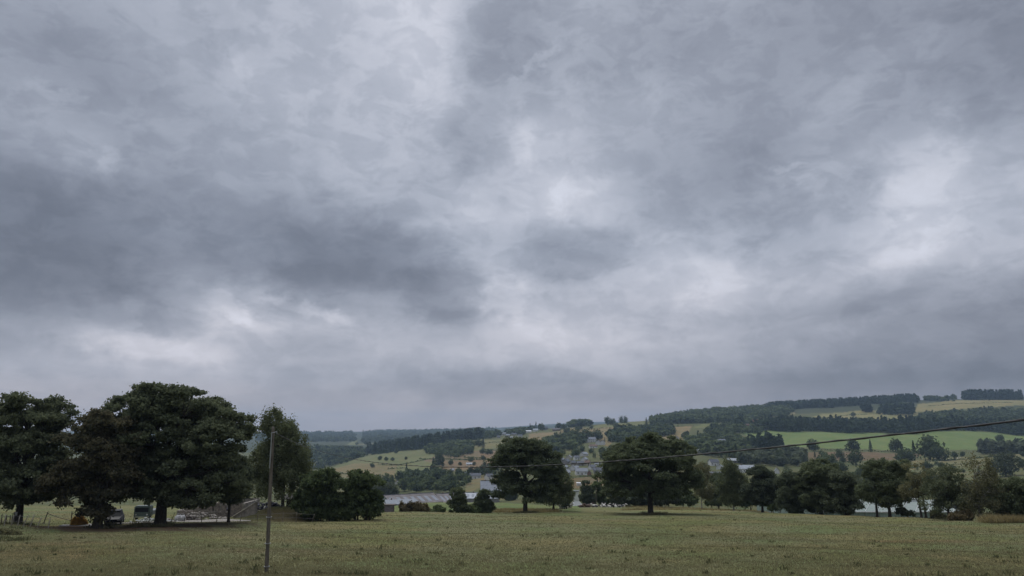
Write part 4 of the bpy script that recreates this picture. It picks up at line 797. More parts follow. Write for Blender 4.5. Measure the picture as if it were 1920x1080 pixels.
def house(px, py, wpx, hpx, label, wall='white', roof='slate', rot=0, y0=450, y1=2600, dm=9, rf=.45, Y=None, win=True, name='house', cat='house', chim=True, group=None, flat=False):
    p = G(px, Y) if Y else hit(px, py, y0, y1); w = wpx*p.y/F; h = hpx*p.y/F; hw = h*(1-rf) if not flat else h*.9; hr = h-hw; d = min(dm, w*1.2) if not flat else dm
    root = empty(name, p, rot); tag(root, label, cat, group)
    b = MB(); b.add([(-w/2,-d/2,-3),(w/2,-d/2,-3),(w/2,d/2,-3),(-w/2,d/2,-3),(-w/2,-d/2,hw),(w/2,-d/2,hw),(w/2,d/2,hw),(-w/2,d/2,hw),(-w/2,0,hw+hr-.05),(w/2,0,hw+hr-.05)],
      [(0,1,5,4),(1,2,6,9,5),(2,3,7,6),(3,0,4,8,7),(3,2,1,0),(4,5,9,8),(6,7,8,9)]); b.build('wall', WALLS[wall], root)
    e = .45; r = MB(); t = .22; sl_ = hr/(d/2)
    for s_ in (-1, 1):
        A = [(-w/2-e, s_*(d/2+e), hw-e*sl_+.03), (w/2+e, s_*(d/2+e), hw-e*sl_+.03), (w/2+e, 0, hw+hr+.03), (-w/2-e, 0, hw+hr+.03)]
        r.add(A+[(x, y, z+t) for x, y, z in A], [(0,1,2,3),(4,5,6,7),(0,1,5,4),(1,2,6,5),(2,3,7,6),(3,0,4,7)])
    ro = r.build('roof', ROOFS[roof], root)
    if name in ('livestock_shed', 'barn', 'metal_shed'):
        for q in range(7):
            x = -w/2+w*(q+.5)/7
            MB().add([(x-w*.035, -d/2*.85, hw+hr*.15+.27), (x+w*.035, -d/2*.85, hw+hr*.15+.27), (x+w*.035, -d/2*.3, hw+hr*.7+.27), (x-w*.035, -d/2*.3, hw+hr*.7+.27)], [(0,1,2,3)]).build('skylight_panel', ROOFS['grey'], ro)
        MB().box(-w/2, w/2, -.35, .35, hw+hr+.1, hw+hr+.45).build('ridge_vent', ROOFS['slate'], ro)
    if chim and w < 25:
        cx = w*.28*(1 if (px*7) % 2 > 1 else -1); MB().box(cx-.4, cx+.4, -.35, .35, hw+hr*.6, hw+hr+1.0).build('chimney', CHIM, ro)
    if win:
        nf = 2 if hw > 4.4 else 1; nw = max(2, min(7, int(w/3.2)))
        for fl in range(nf):
            for q in range(nw):
                x = -w/2+w*(q+.5)/nw; z = hw/nf*fl+hw/nf*.35; dr = fl == 0 and q == nw//2
                if dr: MB().box(x-.5, x+.5, -d/2-.06, -d/2+.02, -.1, 2.1).build('door', DOOR, root)
                else:
                    f_ = MB().box(x-.62, x+.62, -d/2-.05, -d/2+.02, z-.05, z+1.25).build('window', FRAME, root)
                    MB().box(x-.52, x+.52, -d/2-.08, -d/2-.045, z+.04, z+1.16).build('pane', GLASS, f_)
    return root
for h_ in HS:
    (px, py, w, h, lab, wl, rf_, ro) = h_
    if 1040 < px < 1165 and py > 850: w *= .88; h *= .88
    house(px, py, w, h, lab, wl, rf_, ro, y0=430, y1=2700, win=w > 5)
# larger farm and industrial buildings in the valley
house(921, 0, 38, 21, 'big grey-roofed barn with pale ridge right of the white farmhouse', 'metal', 'grey', .06, Y=640, dm=26, rf=.75, win=False, name='barn', cat='barn')
house(766, 0, 98, 21, 'long rusty-roofed livestock shed with pale gable, left of the grey sheds', 'metal', 'rust', .62, Y=500, dm=26, rf=.62, win=False, name='livestock_shed', cat='shed')
house(846, 0, 60, 20, 'wide dull grey metal shed in the middle of the valley buildings', 'metal', 'rust', .5, Y=520, dm=30, rf=.6, win=False, name='metal_shed', cat='shed')
house(905, 0, 60, 18, 'pale-roofed metal shed behind the round bushes', 'grey', 'pale', .02, Y=520, dm=22, rf=.4, win=False, name='metal_shed', cat='shed')
house(748, 0, 50, 15, 'low grey lean-to shed in front of the rusty-roofed shed', 'metal', 'grey', .3, Y=455, dm=16, rf=.4, win=False, name='lean_to_shed', cat='shed')
house(1698, 0, 8, 8, 'little grey hut with white roof panel in the right-hand meadow', 'grey', 'white', .5, Y=500, dm=8, rf=.4, win=False, name='hut', cat='hut')
house(1086, 0, 9, 5, 'small white van-like trailer roofed shelter in the brown field', 'white', 'white', 0, Y=640, dm=3, rf=.2, win=False, name='shelter', cat='shelter', chim=False)
# greenhouse-like pale roofs behind the right row
def slab_roof(cs, t, m, name, parent):
    b = MB(); b.add([tuple(c) for c in cs]+[(c[0], c[1], c[2]+t) for c in cs], [(0,1,2,3),(7,6,5,4),(0,4,5,1),(1,5,6,2),(2,6,7,3),(3,7,4,0)]); return b.build(name, m, parent)
PALEG = mat('pale_green_sheet_roof', (.27, .31, .285), var=(.17, .21, .19), scale=.5, stretch=(6, .3, 1)); PG2 = mat('translucent_wall_sheet', (.24, .30, .27), var=(.15, .2, .18), scale=.7, stretch=(5, 5, .4))
WHT = mat('white_ridge_trim', (.58, .60, .58))
o0 = at(1675, 960, 200); root = empty('greenhouse', (o0.x, o0.y, gh(o0.x, o0.y))); tag(root, 'long low greenhouse with pale green-white roof behind the row of trees', 'greenhouse')
def rl(v): return (v[0]-root.location.x, v[1]-root.location.y, v[2]-root.location.z)
EL, ER, RL, RR = at(1528, 960, 195), at(1812, 960, 195), at(1545, 938, 218), at(1815, 938, 218); BL = at(1560, 962, 245); BR = at(1830, 962, 245)
slab_roof([rl(EL), rl(ER), rl(RR), rl(RL)], .15, PALEG, 'roof', root); slab_roof([rl(RL), rl(RR), rl((RR.x, RR.y+24, RR.z-3)), rl((RL.x, RL.y+24, RL.z-3))], .15, PALEG, 'roof', root)
a, b = rl(EL), rl(ER); gz = -4
MB().add([(a[0], a[1]+.2, gz), (b[0], b[1]+.2, gz), (b[0], b[1]+.2, b[2]-.02), (a[0], a[1]+.2, a[2]-.02), (a[0], a[1]+46, gz), (b[0], b[1]+46, gz), (b[0], b[1]+46, a[2]-.02), (a[0], a[1]+46, a[2]-.02)], [(0,1,2,3),(1,5,6,2),(5,4,7,6),(4,0,3,7)]).build('wall', PG2, root)
g = MB(); g.tube([a, b], .2, 6); g.build('gutter', WHT, root)
for i in range(1, 12):
    t = i/12; p0 = [a[j]*(1-t)+b[j]*t for j in range(3)]; q0 = [rl(RL)[j]*(1-t)+rl(RR)[j]*t for j in range(3)]
    MB().tube([(p0[0], p0[1], p0[2]+.2), (q0[0], q0[1], q0[2]+.2)], .09, 4).build('roof_bar', WHT, root)
q = MB(); q.box(rl(at(1708, 930, 214))[0], rl(at(1724, 930, 214))[0], rl(RL)[1]-4, rl(RL)[1]+4, rl(RL)[2]-1, rl(RL)[2]+.8); q.build('roof_vent', WHT, root)
# white tower behind the cows
p = G(1081, 262); root = empty('tower', p); tag(root, 'slim white tower on a flared roofed base behind the cows', 'tower')
k = 262/F
MB().add([(-2.2,-1.6,-2),(2.2,-1.6,-2),(2.2,1.6,-2),(-2.2,1.6,-2),(-2.2,-1.6,.3),(2.2,-1.6,.3),(2.2,1.6,.3),(-2.2,1.6,.3)], [(0,1,5,4),(1,2,6,5),(2,3,7,6),(3,0,4,7),(4,5,6,7)]).build('base_wall', WALLS['grey'], root)
MB().add([(-2.5,-1.9,.35),(2.5,-1.9,.35),(2.5,1.9,.35),(-2.5,1.9,.35),(-1.0,-1,1.9),(1.0,-1,1.9),(1.0,1,1.9),(-1.0,1,1.9)], [(0,1,5,4),(1,2,6,5),(2,3,7,6),(3,0,4,7),(4,5,6,7),(3,2,1,0)]).build('base_roof', WALLS['white'], root)
MB().add([(-.9,-.9,1.9),(.9,-.9,1.9),(.9,.9,1.9),(-.9,.9,1.9),(-.75,-.75,5.2),(.75,-.75,5.2),(.75,.75,5.2),(-.75,.75,5.2)], [(0,1,5,4),(1,2,6,5),(2,3,7,6),(3,0,4,7),(4,5,6,7)]).build('shaft', WALLS['white'], root)
MB().box(-1.0, 1.0, -1.0, 1.0, 5.2, 5.5).build('cap', ROOFS['grey'], root)
p = G(1118, 236); root = empty('post', p); tag(root, 'thin tall wooden post standing behind the resting cows', 'post'); MB().tube([(0,0,-.4),(0,0,3),(0.05,0,5.6)], [.1,.09,.07], 7).build('shaft', POSTWOOD, root); MB().tube([(-.25,0,5.3),(.3,0,5.3)], .04, 5).build('crossbar', POSTWOOD, root)
# ------------------------------------------------------------------ pole and cable
pb_ = hit(499.5, 1074, 30, 50); root = empty('utility_pole', pb_); tag(root, 'weathered wooden pole standing in the pasture and carrying the cable', 'utility pole')
top = at(512, 800, pb_.y); hgt = top.z-pb_.z; dx = top.x-pb_.x
MB().tube([(0,0,-.6),(0,0,0),(dx*.5,0,hgt*.5),(dx*.93,0,hgt-.12),(dx,0,hgt)], [.095,.09,.08,.07,.05], 14).build('shaft', POLEWOOD, root, smooth=True)
METAL = mat('galvanised_metal', (.35, .36, .37), rough=.45, metal=.7); RUB = mat('black_rubber', (.045, .045, .048), rough=.6)
MB().tube([(dx-.02,-.1,hgt-.28),(dx+.1,-.14,hgt-.28),(dx+.22,-.12,hgt-.22),(dx+.24,-.12,hgt-.34)], .02, 6).build('hook', METAL, root)
MB().tube([(dx,-.12,hgt-.3),(dx,-.12,hgt-1.9)], .028, 6).build('cable_conduit', METAL, root)
for z in (.25, 1.25, 2.4): MB().tube([(dx*z/hgt,0,z),(dx*z/hgt,0,z+.035)], .13, 12).build('band', METAL, root)
ct = pb_+Vector((dx+.22, -.12, hgt-.3))
meas = [(512,811),(560,832),(600,847),(650,858),(700,866),(760,872),(850,877),(950,876),(1050,871),(1130,865),(1300,852),(1500,833),(1700,812),(1920,790)]
P0 = np.array([ct.x, ct.y]); e_ = at(1920, 790, 8.0); P1 = np.array([e_.x, e_.y]); rows_ = []
for (px, py) in meas:
    d = ray(px, py); s_ = d[0]/d[1]; t = (P0[0]-s_*P0[1])/((s_*(P1[1]-P0[1]))-(P1[0]-P0[0])); rows_.append((t, slope(py)*(P0[1]+(P1[1]-P0[1])*t)))
T = np.array(rows_); cf = np.polyfit(T[:, 0], T[:, 1], 2); cf = np.polyfit(np.r_[T[:, 0], [0]*6], np.r_[T[:, 1], [ct.z]*6], 3)
cp = []
for i in range(400):
    t = i/399*1.35; q = P0+(P1-P0)*t; z = np.polyval(cf, min(t, 1.02))+max(0, t-1.02)*np.polyval(np.polyder(cf), 1.02); cp.append((q[0], q[1], z))
wd = MB(); rr_ = [.006+.007*min(1, max(0, i/400*1.6-.25)) for i in range(400)]; wd.tube(cp, rr_, 6); w2_ = MB()
tw = [(x+.010*math.cos(i*.9), y, z+.010*math.sin(i*.9)) for i, (x, y, z) in enumerate(cp)]; w2_.tube(tw, [q*.6 for q in rr_], 5)
root = empty('overhead_cable', cp[0]); tag(root, 'dark twisted overhead cable sagging from the pole to the upper right', 'cable')
for b, nm in ((wd, 'cable'), (w2_, 'twisted_strand')): o = b.build(nm, RUB, root, smooth=True); o.location = -Vector(cp[0])
# ------------------------------------------------------------------ fences
WIRE = mat('fence_wire', (.22, .21, .20), rough=.5, metal=.6)
def fence(name, label, posts, hh, m, rad=.05, wires=(.45, .9), lean=.12, seed=1, wm=None, square=False):
    rn_ = random.Random(seed); g0 = [G(px, Y) for px, Y in posts]; root = empty(name, g0[0]); tag(root, label, 'fence'); tops = []
    for p in g0:
        q = p-g0[0]; lx = rn_.uniform(-lean, lean)+lean*.6; h = hh*rn_.uniform(.85, 1.1); t = q+Vector((lx*h, rn_.uniform(-lean, lean)*h*.5, h)); tops.append((q, t))
        MB().tube([q-Vector((lx*.3,0,.3)), q, q.lerp(t, .5)+Vector((rn_.uniform(-.02,.02),0,0)), t], [rad*1.05, rad, rad*.95, rad*.8], 8).build('post', m, root, smooth=True)
    for wv in wires:
        b = MB()
        for (q, t), (q2, t2) in zip(tops[:-1], tops[1:]):
            a = q.lerp(t, wv); c = q2.lerp(t2, wv); b.tube([a, (a+c)/2-Vector((0,0,.05)), c], .012, 4, cap=False)
        b.build('wire', WIRE, root)
    return root
fence('stake_fence', 'row of pale leaning wooden stakes below the leftmost maple', [(8,78),(21,78.5),(33,79),(43,79),(56,79.5),(70,80),(90,80.5)], 1.15, GREYPOST, .05, lean=.28, seed=3)
fence('stake_fence', 'closely spaced upright stakes at the very left edge behind the pale ones', [(-8,86),(1,86),(9,86.5),(17,86),(20,87),(24,86.5)], 1.5, POSTWOOD, .055, lean=.04, seed=4)
fence('wire_fence', 'thin leaning posts and wire between the pasture and the building site', [(248,94),(278,95),(320,97),(345,98),(378,99),(405,100),(450,101),(482,102.5),(530,104),(555,105),(585,107)], 1.25, POSTWOOD, .045, lean=.22, seed=5)
fence('wire_fence', 'line of small posts behind the trees in front of the greenhouse', [(1560,150),(1583,148),(1600,146),(1622,143),(1650,140),(1680,137),(1705,134),(1740,130),(1770,126),(1800,122)], 1.2, POSTWOOD, .05, lean=.05, seed=6)
# fallen rail
pA = G(86, 98); root = empty('fence_rail', pA); tag(root, 'broken rail sloping down from a leaning post, left of the yellow heap', 'rail')
MB().tube([(-.35,0,-.2),(.1,0,1.45)], [.07,.06], 8).build('post', POSTWOOD, root); pB = G(130, 98)-pA; MB().tube([(.1,0,1.25),(pB.x*.5,0,.75),(pB.x+.4,0,pB.z+.35)], .045, 7).build('rail', POSTWOOD, root); MB().tube([(pB.x,.3,-.3),(pB.x,.3,1.5)], .06, 8).build('second_post', POSTWOOD, root)
# ------------------------------------------------------------------ building site on the left
GRAVEL = mat('gravel_track_stone', (.27, .25, .22), var=(.2, .18, .16), scale=2, bump=.3)
def strip(name, pts, m, dz=.05):
    V_, F_ = [], []
    for (px, ya, yb) in pts:
        a, b = G(px, ya), G(px, yb)
        for t in range(7): q = a.lerp(b, t/6); V_.append((q.x, q.y, gh(q.x, q.y)+dz))
    for i in range(len(pts)-1):
        for t in range(6): k_ = i*7+t; F_.append((k_, k_+7, k_+8, k_+1))
    me = bpy.data.meshes.new(name); me.from_pydata(V_, [], F_); me.materials.append(m); return tag(obj(name, me), kind='structure')
strip('track', [(150,92,97),(200,93,98),(260,96,99),(320,98.5,104),(380,101,110),(420,103,112),(450,104,110),(470,106,109)], GRAVEL)
BRK = mat('ruin_brickwork', (.30, .25, .22), var=(.14, .12, .11), scale=3.2, bump=.6); HOLE = mat('dark_interior', (.03, .027, .025)); STN = mat('rubble_stone', (.34, .31, .27), var=(.17, .15, .13), scale=1.6, bump=.5)
def ruin():
    a = G(335, 122); b = G(452, 122); root = empty('ruined_house', a); tag(root, 'roofless brick and stone house under construction with empty window openings', 'building')
    W_ = (b-a).length; ang = math.atan2(b.y-a.y, b.x-a.x); root.rotation_euler.z = ang
    ops = [(.52, .57), (.62, .67), (.75, .82)]; rn_ = random.Random(8); zs_ = 1.0
    xs = [0, .22]+[v for o in ops for v in o]+[.9, 1.0]; front = MB(); y0 = 0
    hts = lambda t: 1.1 if t < .22 else (1.7 if t < .45 else (2.6+.3*math.sin(t*40)))
    n = 46
    for i in range(n):
        t0, t1 = i/n, (i+1)/n; tm = (t0+t1)/2; h = hts(tm)+rn_.uniform(-.08, .08)
        hole = any(o0 <= tm <= o1 for o0, o1 in ops)
        if hole: front.box(t0*W_, t1*W_, 0, .4, -1, .95); front.box(t0*W_, t1*W_, 0, .4, 2.0, max(2.15, h))
        else: front.box(t0*W_, t1*W_, 0, .4, -1, h)
    front.build('front_wall', BRK, root)
    MB().box(-.4, 0, 0, 7, -1, 1.2).build('side_wall', STN, root); MB().box(W_, W_+.4, 0, 7, -1, 2.3).build('side_wall', STN, root); MB().box(W_*.5, W_*.5+.35, .4, 6.9, -1, 2.2).build('partition_wall', STN, root)
    bk = MB(); bk.box(-.4, W_*.45, 7, 7.4, -1, 1.4); bk.box(W_*.45, W_+.4, 7, 7.4, -1, 2.5); bk.build('back_wall', STN, root)
    for o0, o1 in ops:
        MB().box(o0*W_-.12, o1*W_+.12, -.06, .3, 1.98, 2.14).build('lintel', STN, root); MB().box(o0*W_-.1, o1*W_+.1, -.08, .3, .88, .97).build('sill', STN, root)
ruin()
# sloping retaining wall with plank, right of the ruin
a = G(437, 113); root = empty('retaining_wall', a); tag(root, 'stone retaining wall with pale sloping capping beam at the mound', 'wall')
L2 = (G(480, 113)-a).x
MB().add([(0,0,-.6),(L2,0,-.6),(L2,0,2.3),(L2*.6,0,1.4),(0,0,.2),(0,.5,-.6),(L2,.5,-.6),(L2,.5,2.3),(L2*.6,.5,1.4),(0,.5,.2)], [(0,1,2,3,4),(9,8,7,6,5),(0,5,6,1),(1,6,7,2),(2,7,8,3),(3,8,9,4),(4,9,5,0)]).build('wall', STN, root)
MB().tube([(-.2,-.1,.15),(L2*.6,-.1,1.5),(L2+.1,-.1,2.42)], .07, 4).build('capping_beam', mat('new_timber', (.36, .33, .26)), root)
def rock_pile(name, label, cat, px, Y, n, sx_, sy_, sz_, m, size, seed):
    rn_ = random.Random(seed); p = G(px, Y); bm = bmesh.new()
    for i in range(n):
        a = rn_.gauss(0, .5); b = rn_.gauss(0, .5); z = max(0, 1-(a*a+b*b))*sz_*rn_.random()
        r = bmesh.ops.create_icosphere(bm, subdivisions=1, radius=size*rn_.uniform(.5, 1.2)); M_ = Matrix.Translation((a*sx_, b*sy_, z+size*.2)) @ Matrix.Rotation(rn_.random()*6, 4, 'Z') @ Matrix.Diagonal((1.3, 1, .7, 1))
        bmesh.ops.transform(bm, matrix=M_, verts=r['verts'])
        for v in r['verts']: v.co += Vector((rn_.gauss(0, .12), rn_.gauss(0, .12), rn_.gauss(0, .1)))*size
    me = bpy.data.meshes.new(name); bm.to_mesh(me); bm.free(); me.materials.append(m); o = obj(name, me, loc=p); tag(o, label, cat); return o
rock_pile('rubble_heap', 'heap of grey rubble in front of the ruined house', 'rubble', 372, 112, 90, 3.4, 1.6, 1.0, STN, .28, 1)
rock_pile('rubble_heap', 'low rubble heap beside the pale sacks', 'rubble', 352, 108, 50, 1.6, 1.2, .7, mat('dark_rubble', (.12, .10, .09)), .26, 2)
rock_pile('log_stack', 'dark stacked tiles and logs on the slope above the retaining wall', 'stack', 496, 126, 120, 5.0, 2, 1.3, mat('dark_slates', (.05, .05, .065), var=(.03, .03, .04)), .33, 3).location.z += 1.0
rock_pile('debris_heap', 'pale stone debris behind the largest trunk, beside the green truck', 'rubble', 285, 103, 60, 3, 1, .5, mat('pale_debris', (.45, .47, .44)), .2, 4)
# sand/yellow heap built as a draped mound
p = G(147, 88.5); root = empty('straw_bale', p); tag(root, 'yellow-orange net-covered heap just left of the ivy-covered trunk', 'heap')
rng = np.random.RandomState(3); n = 2600; u = rng.normal(size=(n, 3)); u /= np.linalg.norm(u, axis=1)[:, None]; u[:, 2] = np.abs(u[:, 2]); Pq = u*np.array([.85, .7, 1.15])*(1+.06*np.sin(u[:, :1]*9)); v, f, t = leaves(Pq, u, .13, rng, 2.6, .3)
obj('heap', raw_mesh('heap', v, f, leafmat('yellow_straw', (.34, .20, .055), (.65, .42, .13)), t), root)
bm = bmesh.new(); bmesh.ops.create_icosphere(bm, subdivisions=3, radius=1); bmesh.ops.transform(bm, matrix=Matrix.Diagonal((.8, .65, 1.08, 1)), verts=bm.verts); me = bpy.data.meshes.new('core'); bm.to_mesh(me); bm.free(); me.materials.append(mat('yellow_core', (.42, .26, .08))); obj('core', me, root)
# concrete slab edge next to it
p = G(150, 88); root = empty('kerb_slab', p); tag(root, 'pale concrete slab lying in front of the yellow heap', 'slab'); MB().box(-2.2, 2.2, -.5, .5, -.1, .16).build('slab', mat('concrete', (.36, .36, .35), bump=.2), root, bevel=.02)
# bulk bags
for i, (px, Y) in enumerate(((334, 104), (341, 104.5))):
    p = G(px, Y); root = empty('bulk_bag', p, .3*i); tag(root, ['left white bulk bag beside the ruined house track', 'right white bulk bag, next to the dark rubble'][i], 'bag', 'bulk bags')
    WB = mat('white_bag_fabric', (.62, .62, .62), bump=.4, scale=4); b = MB().box(-.42, .42, -.4, .4, -.05, .75); b.build('bag', WB, root, bevel=.12, smooth=True); MB().tube([(-.3,0,.72),(-.15,0,.95),(.15,0,.95),(.3,0,.72)], .03, 5).build('handle', WB, root)
# pole shed right of the birch mound
p = G(562, 128); root = empty('pole_shed', p+Vector((0, 0, .9))); tag(root, 'dark open timber shed between the birch mound and the twin bushes', 'shed'); DW = mat('dark_timber', (.05, .045, .04)); 
for x in (-3.2, -1, .8, 1.5):
    for y in (0, 3): MB().tube([(x, y, -1.5), (x, y, 2.0)], .09, 6).build('post', DW, root)
MB().add([(-4,-.5,1.95),(2,-.5,2.1),(2,3.6,2.5),(-4,3.6,2.35),(-4,-.5,2.1),(2,-.5,2.25),(2,3.6,2.65),(-4,3.6,2.5)], [(0,1,2,3),(4,5,6,7),(0,1,5,4),(1,2,6,5),(2,3,7,6),(3,0,4,7)]).build('roof', DW, root); MB().box(-3.2, .8, 2.9, 3.1, -1.5, 2).build('back_wall', DW, root)
MB().box(-6.5, -3.6, 1, 2.6, .5, .66).build('shelf', mat('pale_board', (.5, .48, .44)), root)
# small field shelter right of the twin bushes
p = G(722, 158); root = empty('field_shelter', p); tag(root, 'small field shelter with pale canopy and plank side right of the twin bushes', 'shelter')
PB = mat('grey_purple_planks', (.22, .19, .20), var=(.13, .11, .12), scale=2, stretch=(.5, 1, 6)); CAN = mat('pale_canopy_sheet', (.42, .40, .36))
MB().box(-.9, 1.6, 0, 2, -.2, 1.25).build('plank_wall', PB, root); MB().box(-1.1, 2.0, -.2, 2.2, 1.3, 1.42).build('flat_roof', mat('dark_board', (.10, .085, .075)), root)
MB().add([(-2.6,-.3,1.2),(-.3,-.3,1.2),(-1.2,-.3,2.3),(-2.6,2.3,1.2),(-.3,2.3,1.2),(-1.2,2.3,2.3)], [(0,1,2),(3,5,4),(0,2,5,3),(1,4,5,2)]).build('canopy', CAN, root)
for x in (-2.4, -1.7): MB().tube([(x, 0, -.2), (x+.15, 0, 1.25)], .05, 6).build('post', POSTWOOD, root)
MB().tube([(-2.4, 0, .1), (-1.5, 0, 1.2)], .04, 5).build('brace', POSTWOOD, root)
# ------------------------------------------------------------------ car and truck
PAINT = mat('black_car_paint', (.012, .012, .02), rough=.5, spec=.15); CG = mat('car_glass', (.02, .022, .03), rough=.6, spec=.1); TYRE = mat('tyre', (.02, .02, .02)); RIM = mat('rim_alloy', (.45, .45, .46), rough=.3, metal=.8)
def wheel(parent, x, y, z, r, w):
    t = MB(); t.tube([(x, y-w/2, z), (x, y+w/2, z)], r, 20); o = t.build('wheel', TYRE, parent, bevel=0); s_ = 1 if y > 0 else -1
    MB().tube([(x, y+s_*w*.5, z), (x, y+s_*(w*.5+.02), z)], r*.62, 14).build('rim', RIM, o); return o
def loft(sections):
    V_, F_ = [], []; n = len(sections[0])
    for s_ in sections: V_ += s_
    for i in range(len(sections)-1):
        for q in range(n): F_.append((i*n+q, i*n+(q+1) % n, (i+1)*n+(q+1) % n, (i+1)*n+q))
    F_ += [tuple(range(n))[::-1], tuple((len(sections)-1)*n+q for q in range(n))]; b = MB(); b.add(V_, F_); return b
p = G(214, 94); root = empty('parked_car', p+Vector((0, 0, .06)), R(-68)); tag(root, 'black estate car parked on the gravel beside the ivy-covered trunk', 'car')
def sec(x, w, zb, zt, wt): return [(x, -w, zb), (x, -w*1.02, (zb+zt)*.5), (x, -wt, zt), (x, wt, zt), (x, w*1.02, (zb+zt)*.5), (x, w, zb)]
loft([sec(-2.2,.80,.45,.85,.72), sec(-2.1,.88,.3,.98,.82), sec(-1.2,.9,.25,1.02,.84), sec(.8,.9,.25,1.02,.84), sec(1.7,.88,.28,.9,.78), sec(2.2,.8,.35,.75,.66)]).build('body', PAINT, root, smooth=False, bevel=.03)
loft([[(-2.05,-.76,1.0),(-2.05,.76,1.0),(-1.75,.6,1.5),(-1.75,-.6,1.5)], [(-.2,-.8,1.02),(-.2,.8,1.02),(-.2,.62,1.55),(-.2,-.62,1.55)], [(1.05,-.76,1.0),(1.05,.76,1.0),(.35,.6,1.5),(.35,-.6,1.5)]]).build('glasshouse', CG, root, bevel=.03)
MB().box(-1.8, .35, -.6, .6, 1.52, 1.6).build('roof_panel', PAINT, root, bevel=.02)
for y in (-.55, .55): MB().tube([(-1.7, y, 1.66), (.2, y, 1.66)], .025, 6).build('roof_rail', RIM, root)
for y in (-.72, .72): MB().box(-2.24, -2.12, y-.12, y+.12, .72, .92).build('taillight', mat('red_lamp_lens', (.25, .01, .01), rough=.2), root)
for y in (-.62, .62): MB().box(2.1, 2.22, y-.15, y+.15, .6, .74).build('headlight', mat('headlamp_lens', (.6, .6, .62), rough=.1), root)
MB().box(-2.25, -2.15, -.26, .26, .55, .66).build('number_plate', mat('plain_plate', (.5, .5, .48)), root)
for x in (-1.4, 1.35):
    for y in (-.84, .84): wheel(root, x, y, .32, .33, .2)
p = G(264, 112); root = empty('truck', p+Vector((0, 0, .1)), R(8)); root.scale = (.82,)*3; tag(root, 'old pale green truck with broad windscreen standing behind the fence', 'truck')
TG = mat('faded_green_paint', (.10, .13, .125), var=(.07, .095, .09), rough=.45); 
MB().box(-1.35, 1.35, 0, 1.9, .5, 2.5).build('cab', TG, root, bevel=.16); MB().box(-1.12, 1.12, -.03, .03, 1.45, 2.2).build('windscreen', CG, root, bevel=.01); MB().box(-1.3, 1.3, 2.0, 6.5, .8, 1.5).build('load_bed', mat('bed_grey', (.2, .22, .22)), root)
MB().box(-1.3, 1.3, -.12, .0, .5, .72).build('bumper', RIM, root)
for x in (-.95, .95): MB().tube([(x, -.08, 1.0), (x, .02, 1.0)], .14, 12).build('headlight', mat('headlamp_lens', (.6, .6, .62)), root)
for x in (-1.1, 1.1):
    for y in (1.0, 5.2): MB().tube([(x-.13, y, .42), (x+.13, y, .42)], .45, 16).build('wheel', TYRE, root)
MB().tube([(-1.35, -.05, 1.9), (-1.6, -.15, 1.85), (-1.6, -.15, 1.5)], .03, 5).build('mirror', TG, root)
# ------------------------------------------------------------------ cattle
def cowmat(name, a, b, th):
    m = bpy.data.materials.new(name); m.use_nodes = True; nt_ = m.node_tree; p = nt_.nodes['Principled BSDF']; p.inputs['Roughness'].default_value = .8
    tcn = nt_.nodes.new('ShaderNodeTexCoord'); oi = nt_.nodes.new('ShaderNodeObjectInfo'); va = nt_.nodes.new('ShaderNodeVectorMath'); va.operation = 'MULTIPLY_ADD'; nt_.links.new(oi.outputs['Random'], va.inputs[0]); va.inputs[1].default_value = (17, 9, 5); nt_.links.new(tcn.outputs['Object'], va.inputs[2])
    nz = nt_.nodes.new('ShaderNodeTexNoise'); nz.inputs['Scale'].default_value = 1.5; nz.inputs['Detail'].default_value = 1.5; nt_.links.new(va.outputs[0], nz.inputs['Vector'])
    rp = nt_.nodes.new('ShaderNodeValToRGB'); nt_.links.new(nz.outputs[0], rp.inputs[0]); rp.color_ramp.elements[0].position = th; rp.color_ramp.elements[0].color = (*a, 1); rp.color_ramp.elements[1].position = th+.03; rp.color_ramp.elements[1].color = (*b, 1)
    nt_.links.new(rp.outputs[0], p.inputs['Base Color']); return m
BW = cowmat('black_and_white_hide', (.02, .018, .018), (.70, .67, .60), .48); BR_ = cowmat('brown_hide', (.06, .035, .025), (.10, .06, .04), .5); PALE = cowmat('pale_hide', (.55, .50, .42), (.66, .62, .54), .5)
def skin(V_, E_, Rd, name):
    me = bpy.data.meshes.new(name); me.from_pydata(V_, E_, []); o = bpy.data.objects.new(name, me); C.objects.link(o)
    sm = o.modifiers.new('s', 'SKIN'); o.modifiers.new('d', 'SUBSURF').levels = 1
    for i, r in enumerate(Rd): sv = me.skin_vertices[0].data[i]; sv.radius = (r if isinstance(r, tuple) else (r, r)); sv.use_root = i == 0
    dg = bpy.context.evaluated_depsgraph_get(); me2 = bpy.data.meshes.new_from_object(o.evaluated_get(dg)); bpy.data.objects.remove(o); me2.name = name
    me2.polygons.foreach_set('use_smooth', [True]*len(me2.polygons)); return me2
